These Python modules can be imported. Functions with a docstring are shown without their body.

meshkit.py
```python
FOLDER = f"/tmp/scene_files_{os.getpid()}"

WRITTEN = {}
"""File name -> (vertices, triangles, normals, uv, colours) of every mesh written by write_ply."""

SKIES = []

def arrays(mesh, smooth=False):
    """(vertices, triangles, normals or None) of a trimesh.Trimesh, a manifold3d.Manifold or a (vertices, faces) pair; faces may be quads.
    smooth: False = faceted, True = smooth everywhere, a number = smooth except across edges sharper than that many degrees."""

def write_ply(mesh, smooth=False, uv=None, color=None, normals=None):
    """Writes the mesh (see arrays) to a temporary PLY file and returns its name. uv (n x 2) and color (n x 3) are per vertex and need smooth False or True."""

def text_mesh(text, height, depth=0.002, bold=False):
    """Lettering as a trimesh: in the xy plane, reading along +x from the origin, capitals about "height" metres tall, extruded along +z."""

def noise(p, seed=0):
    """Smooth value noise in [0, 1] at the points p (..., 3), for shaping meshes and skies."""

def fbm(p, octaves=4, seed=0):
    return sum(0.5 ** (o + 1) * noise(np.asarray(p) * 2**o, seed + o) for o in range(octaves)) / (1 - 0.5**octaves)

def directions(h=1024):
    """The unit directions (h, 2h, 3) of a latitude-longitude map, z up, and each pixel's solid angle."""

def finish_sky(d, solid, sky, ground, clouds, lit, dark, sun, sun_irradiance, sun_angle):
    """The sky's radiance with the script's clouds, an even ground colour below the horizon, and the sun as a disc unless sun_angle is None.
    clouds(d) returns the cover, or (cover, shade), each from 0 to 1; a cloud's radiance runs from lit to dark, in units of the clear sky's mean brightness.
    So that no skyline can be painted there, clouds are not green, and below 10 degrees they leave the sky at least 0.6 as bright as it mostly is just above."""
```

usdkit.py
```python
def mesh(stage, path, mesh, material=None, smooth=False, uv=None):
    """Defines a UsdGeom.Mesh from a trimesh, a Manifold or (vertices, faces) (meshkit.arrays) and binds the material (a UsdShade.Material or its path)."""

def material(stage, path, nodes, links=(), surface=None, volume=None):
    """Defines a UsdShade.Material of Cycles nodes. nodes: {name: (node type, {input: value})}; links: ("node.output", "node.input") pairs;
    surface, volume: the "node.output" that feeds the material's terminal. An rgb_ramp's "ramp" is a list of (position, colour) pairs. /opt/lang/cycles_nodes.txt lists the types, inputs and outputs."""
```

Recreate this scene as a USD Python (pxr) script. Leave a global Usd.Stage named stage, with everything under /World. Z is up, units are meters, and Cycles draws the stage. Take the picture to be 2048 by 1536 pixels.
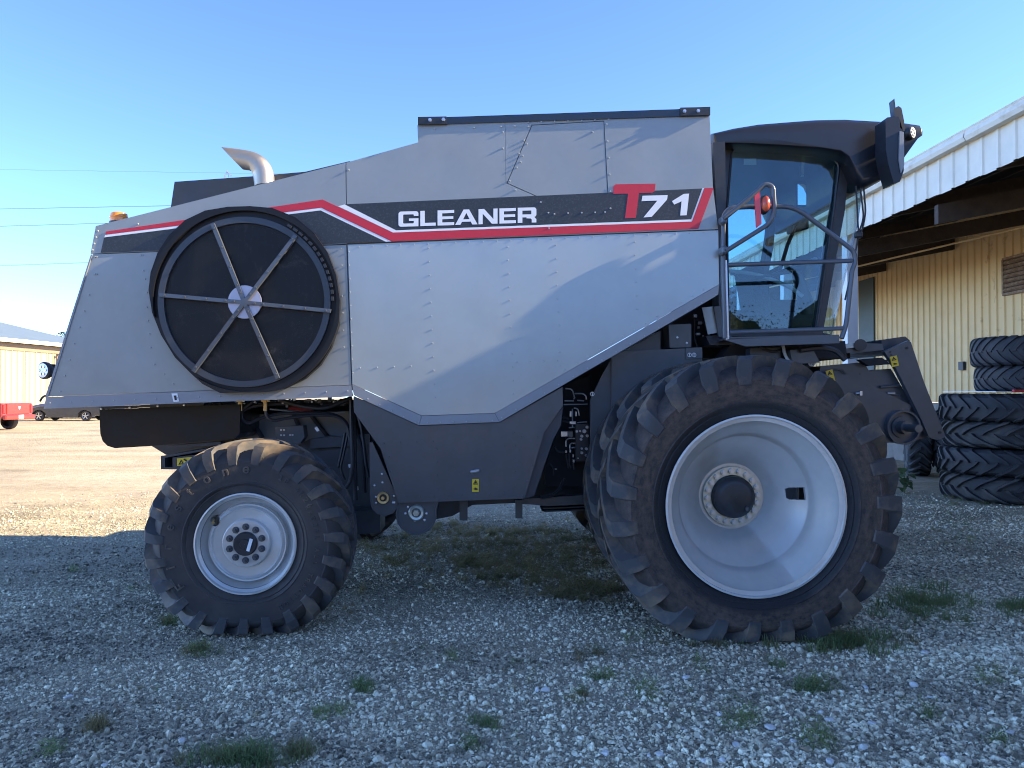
import math, random
import numpy as np, trimesh, shapely
from shapely.geometry import Polygon, MultiPolygon, Point, LineString, box as sbox
from shapely import affinity
import manifold3d as m3
import usdkit, meshkit
from pxr import Usd, UsdGeom, UsdLux, UsdShade, Gf, Sdf, Vt

random.seed(7)
rng = np.random.default_rng(7)
stage = Usd.Stage.CreateInMemory()
UsdGeom.SetStageUpAxis(stage, 'Z')
UsdGeom.Xform.Define(stage, '/World')
UsdGeom.Scope.Define(stage, '/World/Looks')

# ------------------------------------------------------------------ camera, sky, sun
F_PX, CAM_H, PITCH = 1490.0, 1.6, math.radians(0.885)
cam = UsdGeom.Camera.Define(stage, '/World/camera')
cam.CreateHorizontalApertureAttr(36.0)
cam.CreateVerticalApertureAttr(27.0)
cam.CreateFocalLengthAttr(36.0 * F_PX / 2048)
cam.AddTranslateOp().Set(Gf.Vec3d(0, 0, CAM_H))
cam.AddRotateXOp().Set(90 + math.degrees(PITCH))
cam.CreateExposureAttr(2.2)

SUN_T, SUN_AZ = 0.50, math.radians(2.3)
SUN_EL = math.atan(SUN_T)
sun_dir = np.array([math.cos(SUN_AZ) * math.cos(SUN_EL), -math.sin(SUN_AZ) * math.cos(SUN_EL), math.sin(SUN_EL)])
sky_mat = usdkit.material(stage, '/World/Looks/sky_look', {
    's': ('sky_texture', {'sky_type': 'single_scattering', 'sun_disc': False, 'sun_elevation': SUN_EL,
                          'sun_rotation': math.atan2(sun_dir[0], sun_dir[1]), 'air_density': 0.58, 'aerosol_density': 0.03, 'ozone_density': 1.5}),
    't': ('mix_color', {'blend_type': 'multiply', 'fac': 1.0, 'b': (0.51, 0.615, 0.80), 'use_clamp': False}),
    'b': ('background_shader', {'strength': 0.15})}, [('s.color', 't.a'), ('t.result', 'b.color')], surface='b.background')
dome = UsdLux.DomeLight.Define(stage, '/World/sky')
UsdShade.MaterialBindingAPI.Apply(dome.GetPrim()).Bind(sky_mat)
dome.GetPrim().SetCustomDataByKey('kind', 'structure')
sun = UsdLux.DistantLight.Define(stage, '/World/sun')
sun.CreateIntensityAttr(0.98)
sun.CreateAngleAttr(0.5)
sun.GetPrim().CreateAttribute('inputs:normalize', Sdf.ValueTypeNames.Bool).Set(True)
sun.CreateColorAttr(Gf.Vec3f(1.0, 0.83, 0.58))
sun.AddRotateXYZOp().Set(Gf.Vec3f(0, 90 - math.degrees(SUN_EL), math.degrees(math.atan2(sun_dir[1], sun_dir[0]))))

# ------------------------------------------------------------------ projection helpers
PHI = math.radians(2.0)
O = np.array([0.0, 5.6, 0.0])
RZ = np.array([[math.cos(PHI), -math.sin(PHI), 0], [math.sin(PHI), math.cos(PHI), 0], [0, 0, 1]])
CAM = np.array([0, 0, CAM_H])

def ray(px, py):
    x, z = (px - 1024) / F_PX, -(py - 768) / F_PX
    c, s = math.cos(PITCH), math.sin(PITCH)
    return np.array([x, c - s * z, s + c * z])

def W(px, py, Y):
    d = ray(px, py)
    return CAM + d * (Y / d[1])

C_L = RZ.T @ (CAM - O)
def L(px, py, d):
    r = RZ.T @ ray(px, py)
    return C_L + r * ((d - C_L[1]) / r[1])

# ------------------------------------------------------------------ scene writing helpers
used = {}
def numbered(parent, name):
    k = used.get((parent, name), 0)
    used[(parent, name)] = k + 1
    return name if k == 0 else f'{name}_{k:03d}'

def keys(prim, label=None, cat=None, group=None, kind=None):
    for k, v in (('label', label), ('category', cat), ('group', group), ('kind', kind)):
        if v:
            prim.SetCustomDataByKey(k, v)

def thing(name, label, cat, loc=(0, 0, 0), rz=0.0, group=None, parent='/World'):
    p = parent + '/' + numbered(parent, name)
    x = UsdGeom.Xform.Define(stage, p)
    x.AddTranslateOp().Set(Gf.Vec3d(*map(float, loc)))
    if rz:
        x.AddRotateZOp().Set(math.degrees(rz))
    keys(x.GetPrim(), label, cat, group)
    return p

def obj(parent, name, mesh, mat, smooth=30, loc=None, **kw):
    p = parent + '/' + numbered(parent, name)
    if isinstance(mesh, list):
        mesh = cat_(mesh)
    m = usdkit.mesh(stage, p, mesh, MATS[mat], smooth=smooth)
    if loc is not None:
        m.AddTranslateOp().Set(Gf.Vec3d(*map(float, loc)))
    keys(m.GetPrim(), **kw)
    return p

def cat_(ms):
    vs, fs, n = [], [], 0
    for m in ms:
        if isinstance(m, trimesh.Trimesh):
            v, f = np.asarray(m.vertices), np.asarray(m.faces)
        elif hasattr(m, 'to_mesh'):
            q = m.to_mesh(); v, f = q.vert_properties[:, :3], q.tri_verts
        else:
            v, f = np.asarray(m[0], float), np.asarray(m[1], int)
            if f.shape[1] == 4:
                f = np.vstack([f[:, [0, 1, 2]], f[:, [0, 2, 3]]])
        vs.append(v); fs.append(f + n); n += len(v)
    return trimesh.Trimesh(np.vstack(vs), np.vstack(fs), process=False)

# ------------------------------------------------------------------ geometry helpers
def box(c, s, rz=0.0):
    m = trimesh.creation.box(s)
    if rz:
        m.apply_transform(trimesh.transformations.rotation_matrix(rz, [0, 0, 1]))
    m.apply_translation(c)
    return m

def rbox(c, s, r=0.02):
    """box with chamfered edges"""
    h = np.array(s) / 2
    pts = []
    r = min(r, *(h * 0.9))
    for sx in (-1, 1):
        for sy in (-1, 1):
            for sz in (-1, 1):
                k = np.array([sx, sy, sz])
                for a in range(3):
                    o = h - r; o[a] = h[a]
                    pts.append(k * o)
    m = trimesh.convex.convex_hull(np.array(pts))
    m.apply_translation(c)
    return m

def extrude_xz(poly, y0, t, bevel=0.0):
    """shapely polygon in (x, z) -> solid between y0 and y0 + t"""
    out = []
    for g in getattr(poly, 'geoms', [poly]):
        if g.is_empty or g.area < 1e-8:
            continue
        m = trimesh.creation.extrude_polygon(g, t, engine='earcut')
        v = np.array(m.vertices)
        out.append(trimesh.Trimesh(np.stack([v[:, 0], y0 + v[:, 2], v[:, 1]], 1), np.array(m.faces)[:, ::-1], process=False))
    return cat_(out)

def lpoly(px, d):
    """pixel outline -> polygon in local (x, z) on plane d"""
    if isinstance(px, (Polygon, MultiPolygon)):
        def one(g):
            return Polygon([L(x, y, d)[[0, 2]] for x, y in g.exterior.coords], [[L(x, y, d)[[0, 2]] for x, y in i.coords] for i in g.interiors])
        return MultiPolygon([one(g) for g in getattr(px, 'geoms', [px])])
    return Polygon([L(x, y, d)[[0, 2]] for x, y in px])

def plate(px, d, t=0.01):
    return extrude_xz(lpoly(px, d), d, t)

def Z(pts, s, ox, oy):
    """zoomed-view coordinates -> photo pixels"""
    return [(ox + x / s, oy + y / s) for x, y in pts]

def fillet(pts, r, n=6):
    pts = [np.asarray(p, float) for p in pts]
    out = [pts[0]]
    for a, b, c in zip(pts[:-2], pts[1:-1], pts[2:]):
        u, v = a - b, c - b
        lu, lv = np.linalg.norm(u), np.linalg.norm(v)
        k = min(r, lu * 0.48, lv * 0.48)
        p0, p1 = b + u / lu * k, b + v / lv * k
        for t in np.linspace(0, 1, n):
            out.append((1 - t) ** 2 * p0 + 2 * t * (1 - t) * b + t * t * p1)
    out.append(pts[-1])
    return np.array(out)

def tube(path, r, n=10, caps=True):
    path = np.asarray(path, float)
    rr = np.broadcast_to(r, (len(path),))
    t = np.gradient(path, axis=0)
    t /= np.linalg.norm(t, axis=1, keepdims=True) + 1e-12
    up = np.array([0.3, 0.2, 1.0]) if abs(t[0][2]) < 0.9 else np.array([1.0, 0.1, 0])
    u = np.cross(t[0], up); u /= np.linalg.norm(u)
    rings = []
    for i in range(len(path)):
        u = u - t[i] * (u @ t[i]); u /= np.linalg.norm(u)
        w = np.cross(t[i], u)
        a = np.linspace(0, 2 * np.pi, n, endpoint=False)
        rings.append(path[i] + rr[i] * (np.cos(a)[:, None] * u + np.sin(a)[:, None] * w))
    v = np.vstack(rings)
    f = []
    for i in range(len(path) - 1):
        for k in range(n):
            a, b = i * n + k, i * n + (k + 1) % n
            f += [[a, b, b + n], [a, b + n, a + n]]
    if caps:
        m = len(v)
        v = np.vstack([v, path[0], path[-1]])
        for k in range(n):
            f.append([m, (k + 1) % n, k])
            e = (len(path) - 1) * n
            f.append([m + 1, e + k, e + (k + 1) % n])
    return trimesh.Trimesh(v, np.array(f), process=False)

def cyl_y(x, y, z, r, h, n=32, r2=None):
    """cylinder along y from y to y + h"""
    r2 = r if r2 is None else r2
    a = np.linspace(0, 2 * np.pi, n, endpoint=False)
    v = [[x + r * math.cos(t), y, z + r * math.sin(t)] for t in a] + [[x + r2 * math.cos(t), y + h, z + r2 * math.sin(t)] for t in a] + [[x, y, z], [x, y + h, z]]
    f = []
    for k in range(n):
        q = (k + 1) % n
        f += [[k, n + k, n + q], [k, n + q, q], [2 * n, k, q], [2 * n + 1, n + q, n + k]]
    return trimesh.Trimesh(np.array(v), np.array(f), process=False)

def revolve_y(profile, n=96, closed=False):
    """profile: (r, y) list, revolved about the y axis"""
    p = np.array(profile, float)
    a = np.linspace(0, 2 * np.pi, n, endpoint=False)
    m = len(p)
    v = np.stack([np.outer(np.cos(a), p[:, 0]), np.tile(p[:, 1], (n, 1)), np.outer(np.sin(a), p[:, 0])], -1).reshape(-1, 3)
    f = []
    for i in range(n):
        j = (i + 1) % n
        for k in range(m if closed else m - 1):
            q = (k + 1) % m
            f += [[i * m + k, i * m + q, j * m + q], [i * m + k, j * m + q, j * m + k]]
    return trimesh.Trimesh(v, np.array(f), process=False)

def loft(sections, caps=True):
    """sections: list of (n,3) rings with the same n"""
    n = len(sections[0])
    v = np.vstack(sections)
    f = []
    for i in range(len(sections) - 1):
        for k in range(n):
            q = (k + 1) % n
            a, b = i * n + k, i * n + q
            f += [[a, b, b + n], [a, b + n, a + n]]
    if caps:
        for i, flip in ((0, True), (len(sections) - 1, False)):
            ring = sections[i]
            c = ring.mean(0)
            nrm = np.zeros(3)
            for k in range(n):
                nrm += np.cross(ring[k] - c, ring[(k + 1) % n] - c)
            ax = int(np.argmax(np.abs(nrm)))
            keep = [j for j in range(3) if j != ax]
            tri = trimesh.creation.triangulate_polygon(Polygon(ring[:, keep]), engine='earcut')
            pts, tf = tri
            idx = [int(np.argmin(np.abs(ring[:, keep] - p).sum(1))) for p in pts]
            for t in tf:
                f.append([i * n + idx[t[0]], i * n + idx[t[1]], i * n + idx[t[2]]])
    m = trimesh.Trimesh(v, np.array(f), process=False)
    trimesh.repair.fix_normals(m)
    return m

def dome_mesh(r, h, n=7):
    a = np.linspace(0, 2 * np.pi, n, endpoint=False)
    v, f = [], []
    for (rr, y) in ((r, 0), (r * 0.8, -h * 0.7)):
        v += [[rr * math.cos(t), y, rr * math.sin(t)] for t in a]
    v.append([0, -h, 0])
    for k in range(n):
        q = (k + 1) % n
        f += [[k, q, n + q], [k, n + q, n + k], [n + k, n + q, 2 * n]]
    return np.array(v), np.array(f)[:, ::-1]

def rivets(pts, d, r=0.007, h=0.007):
    v0, f0 = dome_mesh(r, h)
    vs, fs = [], []
    for i, (x, y) in enumerate(pts):
        vs.append(v0 + L(x, y, d)); fs.append(f0 + i * len(v0))
    m = trimesh.Trimesh(np.vstack(vs), np.vstack(fs), process=False)
    trimesh.repair.fix_normals(m, multibody=True)
    return m

def hexbolt(x, y, z, r, h, toward=-1):
    a = np.linspace(0, 2 * np.pi, 6, endpoint=False) + 0.3
    return [cyl_y(x, y + toward * h, z, r, h, 6), cyl_y(x, y + toward * h * 1.5, z, r * 0.55, h * 0.5, 10)]

def along(p, q, n):
    return [(p[0] + (q[0] - p[0]) * t, p[1] + (q[1] - p[1]) * t) for t in np.linspace(0, 1, n)]

# ------------------------------------------------------------------ materials
MATS = {}
def pm(name, col, rough=0.5, metal=0.0, var=0.0, vscale=6.0, col2=None, c2amt=(0.45, 0.7), bump=0.0, bscale=40.0, bdist=0.01, coat=0.0, spec=0.5, rvar=0.0, emit=None, big=0.0, bigscale=1.3):
    n = {'p': ('principled_bsdf', {'base_color': col, 'roughness': rough, 'metallic': metal, 'coat_weight': coat, 'specular_ior_level': spec}),
         'tc': ('texture_coordinate', {})}
    l = []
    src = None
    if var or col2 is not None:
        n['n1'] = ('noise_texture', {'scale': vscale, 'detail': 6.0, 'roughness': 0.6})
        l.append(('tc.object', 'n1.vector'))
        if col2 is not None:
            n['r1'] = ('rgb_ramp', {'ramp': [(c2amt[0], col), (c2amt[1], col2)]})
        else:
            n['r1'] = ('rgb_ramp', {'ramp': [(0.25, tuple(c * (1 - var) for c in col)), (0.75, tuple(c * (1 + var) for c in col))]})
        l += [('n1.fac', 'r1.fac'), ('r1.color', 'p.base_color')]
    if rvar:
        n['n3'] = ('noise_texture', {'scale': vscale * 1.7, 'detail': 5.0})
        n['mr'] = ('map_range', {'from_min': 0.3, 'from_max': 0.7, 'to_min': max(0.02, rough - rvar), 'to_max': min(1, rough + rvar)})
        l += [('tc.object', 'n3.vector'), ('n3.fac', 'mr.value'), ('mr.result', 'p.roughness')]
    last = None
    if big:
        n['nb'] = ('noise_texture', {'scale': bigscale, 'detail': 1.5, 'roughness': 0.4})
        n['bb'] = ('bump', {'strength': big, 'distance': 0.05})
        l += [('tc.object', 'nb.vector'), ('nb.fac', 'bb.height')]
        last = 'bb.normal'
    if bump:
        n['n2'] = ('noise_texture', {'scale': bscale, 'detail': 4.0})
        n['b'] = ('bump', {'strength': bump, 'distance': bdist})
        l += [('tc.object', 'n2.vector'), ('n2.fac', 'b.height')]
        if last:
            l.append((last, 'b.normal'))
        last = 'b.normal'
    if last:
        l.append((last, 'p.normal'))
    if emit:
        n['p'][1].update({'emission_color': emit[0], 'emission_strength': emit[1]})
    MATS[name] = usdkit.material(stage, '/World/Looks/' + name, n, l, surface='p.BSDF')
    return MATS[name]

pm('silver_paint', (0.270, 0.285, 0.272), 0.30, 0.2, var=0.04, vscale=2.0, rvar=0.05, big=0.2, bigscale=1.5)
pm('silver_panel', (0.35, 0.378, 0.368), 0.26, 0.3, var=0.03, vscale=1.5, rvar=0.04, big=0.22, bigscale=1.3)
pm('grey_flange', (0.22, 0.235, 0.25), 0.4, 0.1, var=0.06, vscale=3)
pm('charcoal_paint', (0.062, 0.067, 0.072), 0.33, 0.0, var=0.15, vscale=2.5, rvar=0.08, big=0.15)
pm('dark_frame', (0.032, 0.037, 0.044), 0.42, 0.0, var=0.2, vscale=4, rvar=0.1)
pm('black_plastic', (0.018, 0.019, 0.021), 0.38, 0.0, var=0.2, vscale=5, rvar=0.08)
pm('black_gloss', (0.012, 0.013, 0.015), 0.14, 0.0, coat=0.4, big=0.25)
pm('chute_black', (0.010, 0.011, 0.013), 0.3, spec=0.22, rvar=0.12, vscale=3)
pm('ring_slate', (0.04, 0.046, 0.055), 0.35, 0.1)
pm('housing_black', (0.008, 0.008, 0.009), 0.45, spec=0.3)
pm('roof_plastic', (0.011, 0.0115, 0.014), 0.28, 0.0, var=0.15, vscale=9, bump=0.08, bscale=260, bdist=0.002)
pm('interior_dark', (0.014, 0.014, 0.016), 0.8)
pm('rubber', (0.036, 0.034, 0.033), 0.66, 0.0, vscale=3.2, col2=(0.075, 0.060, 0.048), c2amt=(0.40, 0.75), bump=0.25, bscale=55, bdist=0.006, spec=0.3)
pm('rubber_lug', (0.055, 0.053, 0.052), 0.62, 0.0, vscale=5.5, col2=(0.17, 0.122, 0.078), c2amt=(0.47, 0.70), bump=0.2, bscale=40, bdist=0.006, spec=0.3)
pm('stacked_rubber', (0.026, 0.026, 0.028), 0.55, 0.0, vscale=3.0, col2=(0.06, 0.056, 0.052), c2amt=(0.45, 0.8), bump=0.2, bscale=50, bdist=0.005, spec=0.35)
pm('stacked_dusty', (0.032, 0.031, 0.031), 0.65, 0.0, vscale=4.0, col2=(0.095, 0.082, 0.068), c2amt=(0.45, 0.78), bump=0.25, bscale=45, bdist=0.006, spec=0.3)
pm('rim_silver', (0.50, 0.48, 0.44), 0.32, 0.35, var=0.04, vscale=3, rvar=0.05)
pm('zinc', (0.62, 0.61, 0.52), 0.3, 0.8, var=0.15, vscale=20)
pm('bolt_steel', (0.5, 0.51, 0.52), 0.3, 0.8)
pm('rivet_steel', (0.30, 0.32, 0.33), 0.4, 0.15)
pm('dark_bolt', (0.10, 0.105, 0.11), 0.35, 0.6)
pm('brass', (0.52, 0.36, 0.16), 0.35, 0.8, var=0.2, vscale=30)
pm('yellow_zinc', (0.44, 0.46, 0.40), 0.32, 0.7, var=0.15, vscale=30)
pm('exhaust_steel', (0.42, 0.37, 0.30), 0.42, 0.85, vscale=5.0, col2=(0.52, 0.38, 0.24), c2amt=(0.5, 0.8), rvar=0.08)
pm('decal_red', (0.50, 0.018, 0.035), 0.4, var=0.06, vscale=40)
pm('decal_white', (0.72, 0.74, 0.76), 0.4)
pm('decal_black', (0.020, 0.024, 0.028), 0.42, vscale=70, col2=(0.055, 0.06, 0.065), c2amt=(0.5, 0.8))
pm('sticker_yellow', (0.72, 0.50, 0.02), 0.45)
pm('sticker_white', (0.75, 0.75, 0.73), 0.5)
pm('ink_black', (0.012, 0.012, 0.012), 0.5)
pm('reflector_red', (0.65, 0.02, 0.015), 0.25, coat=0.6)
pm('amber_plastic', (0.80, 0.25, 0.02), 0.18, coat=0.5)
pm('lens_orange', (0.42, 0.06, 0.025), 0.2, coat=0.5)
pm('lens_clear', (0.62, 0.64, 0.66), 0.15, metal=0.4)
pm('hose', (0.014, 0.014, 0.016), 0.45)
pm('rail_paint', (0.075, 0.083, 0.095), 0.28, 0.1, coat=0.2)
pm('cab_cream', (0.34, 0.33, 0.30), 0.7)
pm('seat_fabric', (0.03, 0.031, 0.034), 0.9, bump=0.3, bscale=200, bdist=0.003)
pm('mirror_face', (0.85, 0.86, 0.88), 0.03, metal=1.0)
pm('siding_tan', (0.74, 0.51, 0.24), 0.55, var=0.08, vscale=2.5)
pm('siding_rust', (0.74, 0.51, 0.24), 0.6, vscale=5, col2=(0.22, 0.09, 0.04), c2amt=(0.58, 0.85))
pm('vent_rust', (0.20, 0.11, 0.06), 0.7, vscale=9, col2=(0.36, 0.26, 0.16), c2amt=(0.45, 0.7))
pm('fascia_white', (0.60, 0.54, 0.43), 0.5, var=0.08, vscale=4)
pm('gutter_white', (0.58, 0.53, 0.43), 0.45, vscale=5, col2=(0.38, 0.30, 0.20), c2amt=(0.50, 0.8))
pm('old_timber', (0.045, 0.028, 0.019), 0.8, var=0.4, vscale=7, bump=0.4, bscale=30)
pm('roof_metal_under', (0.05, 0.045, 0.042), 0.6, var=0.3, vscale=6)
pm('post_white', (0.55, 0.56, 0.58), 0.45, var=0.05)
pm('green_door', (0.055, 0.085, 0.085), 0.5, var=0.08)
pm('concrete', (0.20, 0.18, 0.155), 0.85, var=0.25, vscale=5, bump=0.4, bscale=30)
pm('far_siding', (0.34, 0.30, 0.19), 0.6, var=0.04, vscale=1.0)
pm('far_door', (0.46, 0.44, 0.39), 0.55)
pm('far_roof', (0.16, 0.20, 0.21), 0.45, 0.1, var=0.08, vscale=1)
pm('far_trim', (0.5, 0.46, 0.38), 0.5)
pm('far_brown', (0.24, 0.16, 0.10), 0.6)
pm('truck_red', (0.42, 0.03, 0.02), 0.3, coat=0.5, var=0.1, vscale=3)
pm('car_dark', (0.035, 0.034, 0.035), 0.3, coat=0.6, var=0.15, vscale=4)
pm('car_blue', (0.04, 0.075, 0.20), 0.3, coat=0.6)
pm('car_glass', (0.02, 0.024, 0.028), 0.08, spec=0.8)
pm('chrome', (0.6, 0.6, 0.6), 0.2, metal=0.9)
pm('plate_white', (0.7, 0.7, 0.68), 0.5)
pm('tail_red', (0.35, 0.02, 0.02), 0.2, coat=0.5)
pm('wire_black', (0.02, 0.02, 0.02), 0.6)
pm('bark', (0.08, 0.06, 0.045), 0.9)
pm('stone_pale', (0.56, 0.53, 0.47), 0.8, var=0.2, vscale=14, bump=0.3, bscale=60)
pm('stone_tan', (0.34, 0.25, 0.16), 0.8, var=0.25, vscale=14, bump=0.3, bscale=60)
pm('wood_grey', (0.16, 0.13, 0.10), 0.85, var=0.3, vscale=20)

def muddy(centre):
    n = {'tc': ('texture_coordinate', {}), 'm': ('mapping', {'location': (-centre[0], -centre[1], -centre[2])}), 's': ('separate_xyz', {}), 'c': ('combine_xyz', {}),
         'x2': ('math', {'math_type': 'multiply'}), 'z2': ('math', {'math_type': 'multiply'}), 'ad': ('math', {'math_type': 'add'}), 'sq': ('math', {'math_type': 'sqrt'}),
         'ring': ('rgb_ramp', {'ramp': [(0.0, (0, 0, 0)), (0.655, (0, 0, 0)), (0.70, (1, 1, 1)), (0.80, (1, 1, 1)), (0.88, (.35, .35, .35)), (1.0, (.25, .25, .25))]}),
         'an': ('math', {'math_type': 'arctan2'}), 'cv': ('combine_xyz', {}), 'n1': ('noise_texture', {'scale': 1.0, 'detail': 7.0, 'roughness': 0.68}), 'am': ('math', {'math_type': 'multiply', 'value2': 7.0}), 'rm': ('math', {'math_type': 'multiply', 'value2': 26.0}),
         'n2': ('noise_texture', {'scale': 22.0, 'detail': 5.0, 'roughness': 0.7}), 'nm': ('math', {'math_type': 'add'}),
         'rp': ('map_range', {'from_min': 0.72, 'from_max': 1.18, 'to_min': 0.0, 'to_max': 1.0, 'clamp': True}), 'mk': ('math', {'math_type': 'multiply'}),
         'col': ('mix_color', {'a': (0.022, 0.021, 0.021), 'b': (0.105, 0.073, 0.054)}), 'b': ('bump', {'strength': 0.7, 'distance': 0.012}), 'p': ('principled_bsdf', {'roughness': 0.72, 'specular_ior_level': 0.3})}
    l = [('tc.object', 'm.vector'), ('m.vector', 's.vector'), ('s.x', 'x2.value1'), ('s.x', 'x2.value2'), ('s.z', 'z2.value1'), ('s.z', 'z2.value2'), ('x2.value', 'ad.value1'), ('z2.value', 'ad.value2'), ('ad.value', 'sq.value1'),
         ('sq.value', 'ring.fac'), ('s.z', 'an.value1'), ('s.x', 'an.value2'), ('an.value', 'am.value1'), ('sq.value', 'rm.value1'), ('am.value', 'cv.x'), ('rm.value', 'cv.y'), ('cv.vector', 'n1.vector'), ('tc.object', 'n2.vector'),
         ('n1.fac', 'nm.value1'), ('n2.fac', 'nm.value2'), ('nm.value', 'rp.value'), ('rp.result', 'mk.value1'), ('ring.color', 'mk.value2'), ('mk.value', 'col.fac'), ('col.result', 'p.base_color'), ('n2.fac', 'b.height'), ('b.normal', 'p.normal')]
    MATS['muddy_rubber'] = usdkit.material(stage, '/World/Looks/muddy_rubber', n, l, surface='p.BSDF')

def leafmat(name, c1, c2, tr=0.48):
    MATS[name] = usdkit.material(stage, '/World/Looks/' + name, {
        'g': ('geometry', {}), 'n': ('noise_texture', {'scale': 3.0, 'detail': 3.0}),
        'r': ('rgb_ramp', {'ramp': [(0.3, c1), (0.7, c2)]}),
        'd': ('principled_bsdf', {'roughness': 0.65, 'specular_ior_level': 0.3}), 't': ('translucent_bsdf', {}), 'm': ('mix_closure', {'fac': tr})},
        [('g.position', 'n.vector'), ('n.fac', 'r.fac'), ('r.color', 'd.base_color'), ('r.color', 't.color'), ('d.BSDF', 'm.closure1'), ('t.BSDF', 'm.closure2')], surface='m.closure')
leafmat('grass_green', (0.13, 0.20, 0.08), (0.30, 0.34, 0.15))
leafmat('grass_dry', (0.19, 0.17, 0.08), (0.33, 0.26, 0.13))
leafmat('weed_olive', (0.17, 0.16, 0.065), (0.42, 0.33, 0.17))
leafmat('leaf_broad', (0.06, 0.12, 0.05), (0.13, 0.19, 0.09))
leafmat('tree_leaf', (0.03, 0.05, 0.02), (0.07, 0.09, 0.035))

def glass(name, tint, rough=0.0):
    MATS[name] = usdkit.material(stage, '/World/Looks/' + name, {
        't': ('transparent_bsdf', {'color': tint}), 'g': ('glossy_bsdf', {'color': (0.9, 0.95, 1.0), 'roughness': rough}),
        'w': ('layer_weight', {'blend': 0.5}), 'k': ('math', {'math_type': 'power', 'value2': 4.0}), 'a': ('math', {'math_type': 'multiply_add', 'value2': 0.8, 'value3': 0.045, 'use_clamp': True}), 'm': ('mix_closure', {})},
        [('w.facing', 'k.value1'), ('k.value', 'a.value1'), ('a.value', 'm.fac'), ('t.BSDF', 'm.closure1'), ('g.BSDF', 'm.closure2')], surface='m.closure')
glass('cab_glass', (0.70, 0.85, 0.87))

# perforated screen: fine round holes that let the dark chamber show through
MATS['screen_mesh'] = usdkit.material(stage, '/World/Looks/screen_mesh', {
    'tc': ('texture_coordinate', {}), 'v': ('voronoi_texture', {'scale': 160.0}),
    'n': ('noise_texture', {'scale': 5.0, 'detail': 9.0, 'roughness': 0.72, 'distortion': 0.6}), 'r': ('rgb_ramp', {'ramp': [(0.0, (0.008, 0.008, 0.009)), (0.56, (0.013, 0.0128, 0.013)), (0.64, (0.045, 0.04, 0.036)), (0.74, (0.17, 0.14, 0.11))]}),
    'lt': ('math', {'math_type': 'less_than', 'value2': 0.40}),
    't': ('transparent_bsdf', {'color': (1, 1, 1)}), 'p': ('principled_bsdf', {'roughness': 0.4, 'specular_ior_level': 0.3}),
    'm': ('mix_closure', {})},
    [('tc.object', 'v.vector'), ('tc.object', 'n.vector'), ('n.fac', 'r.fac'), ('r.color', 'p.base_color'), ('v.distance', 'lt.value1'), ('lt.value', 'm.fac'), ('p.BSDF', 'm.closure1'), ('t.BSDF', 'm.closure2')], surface='m.closure')

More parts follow.
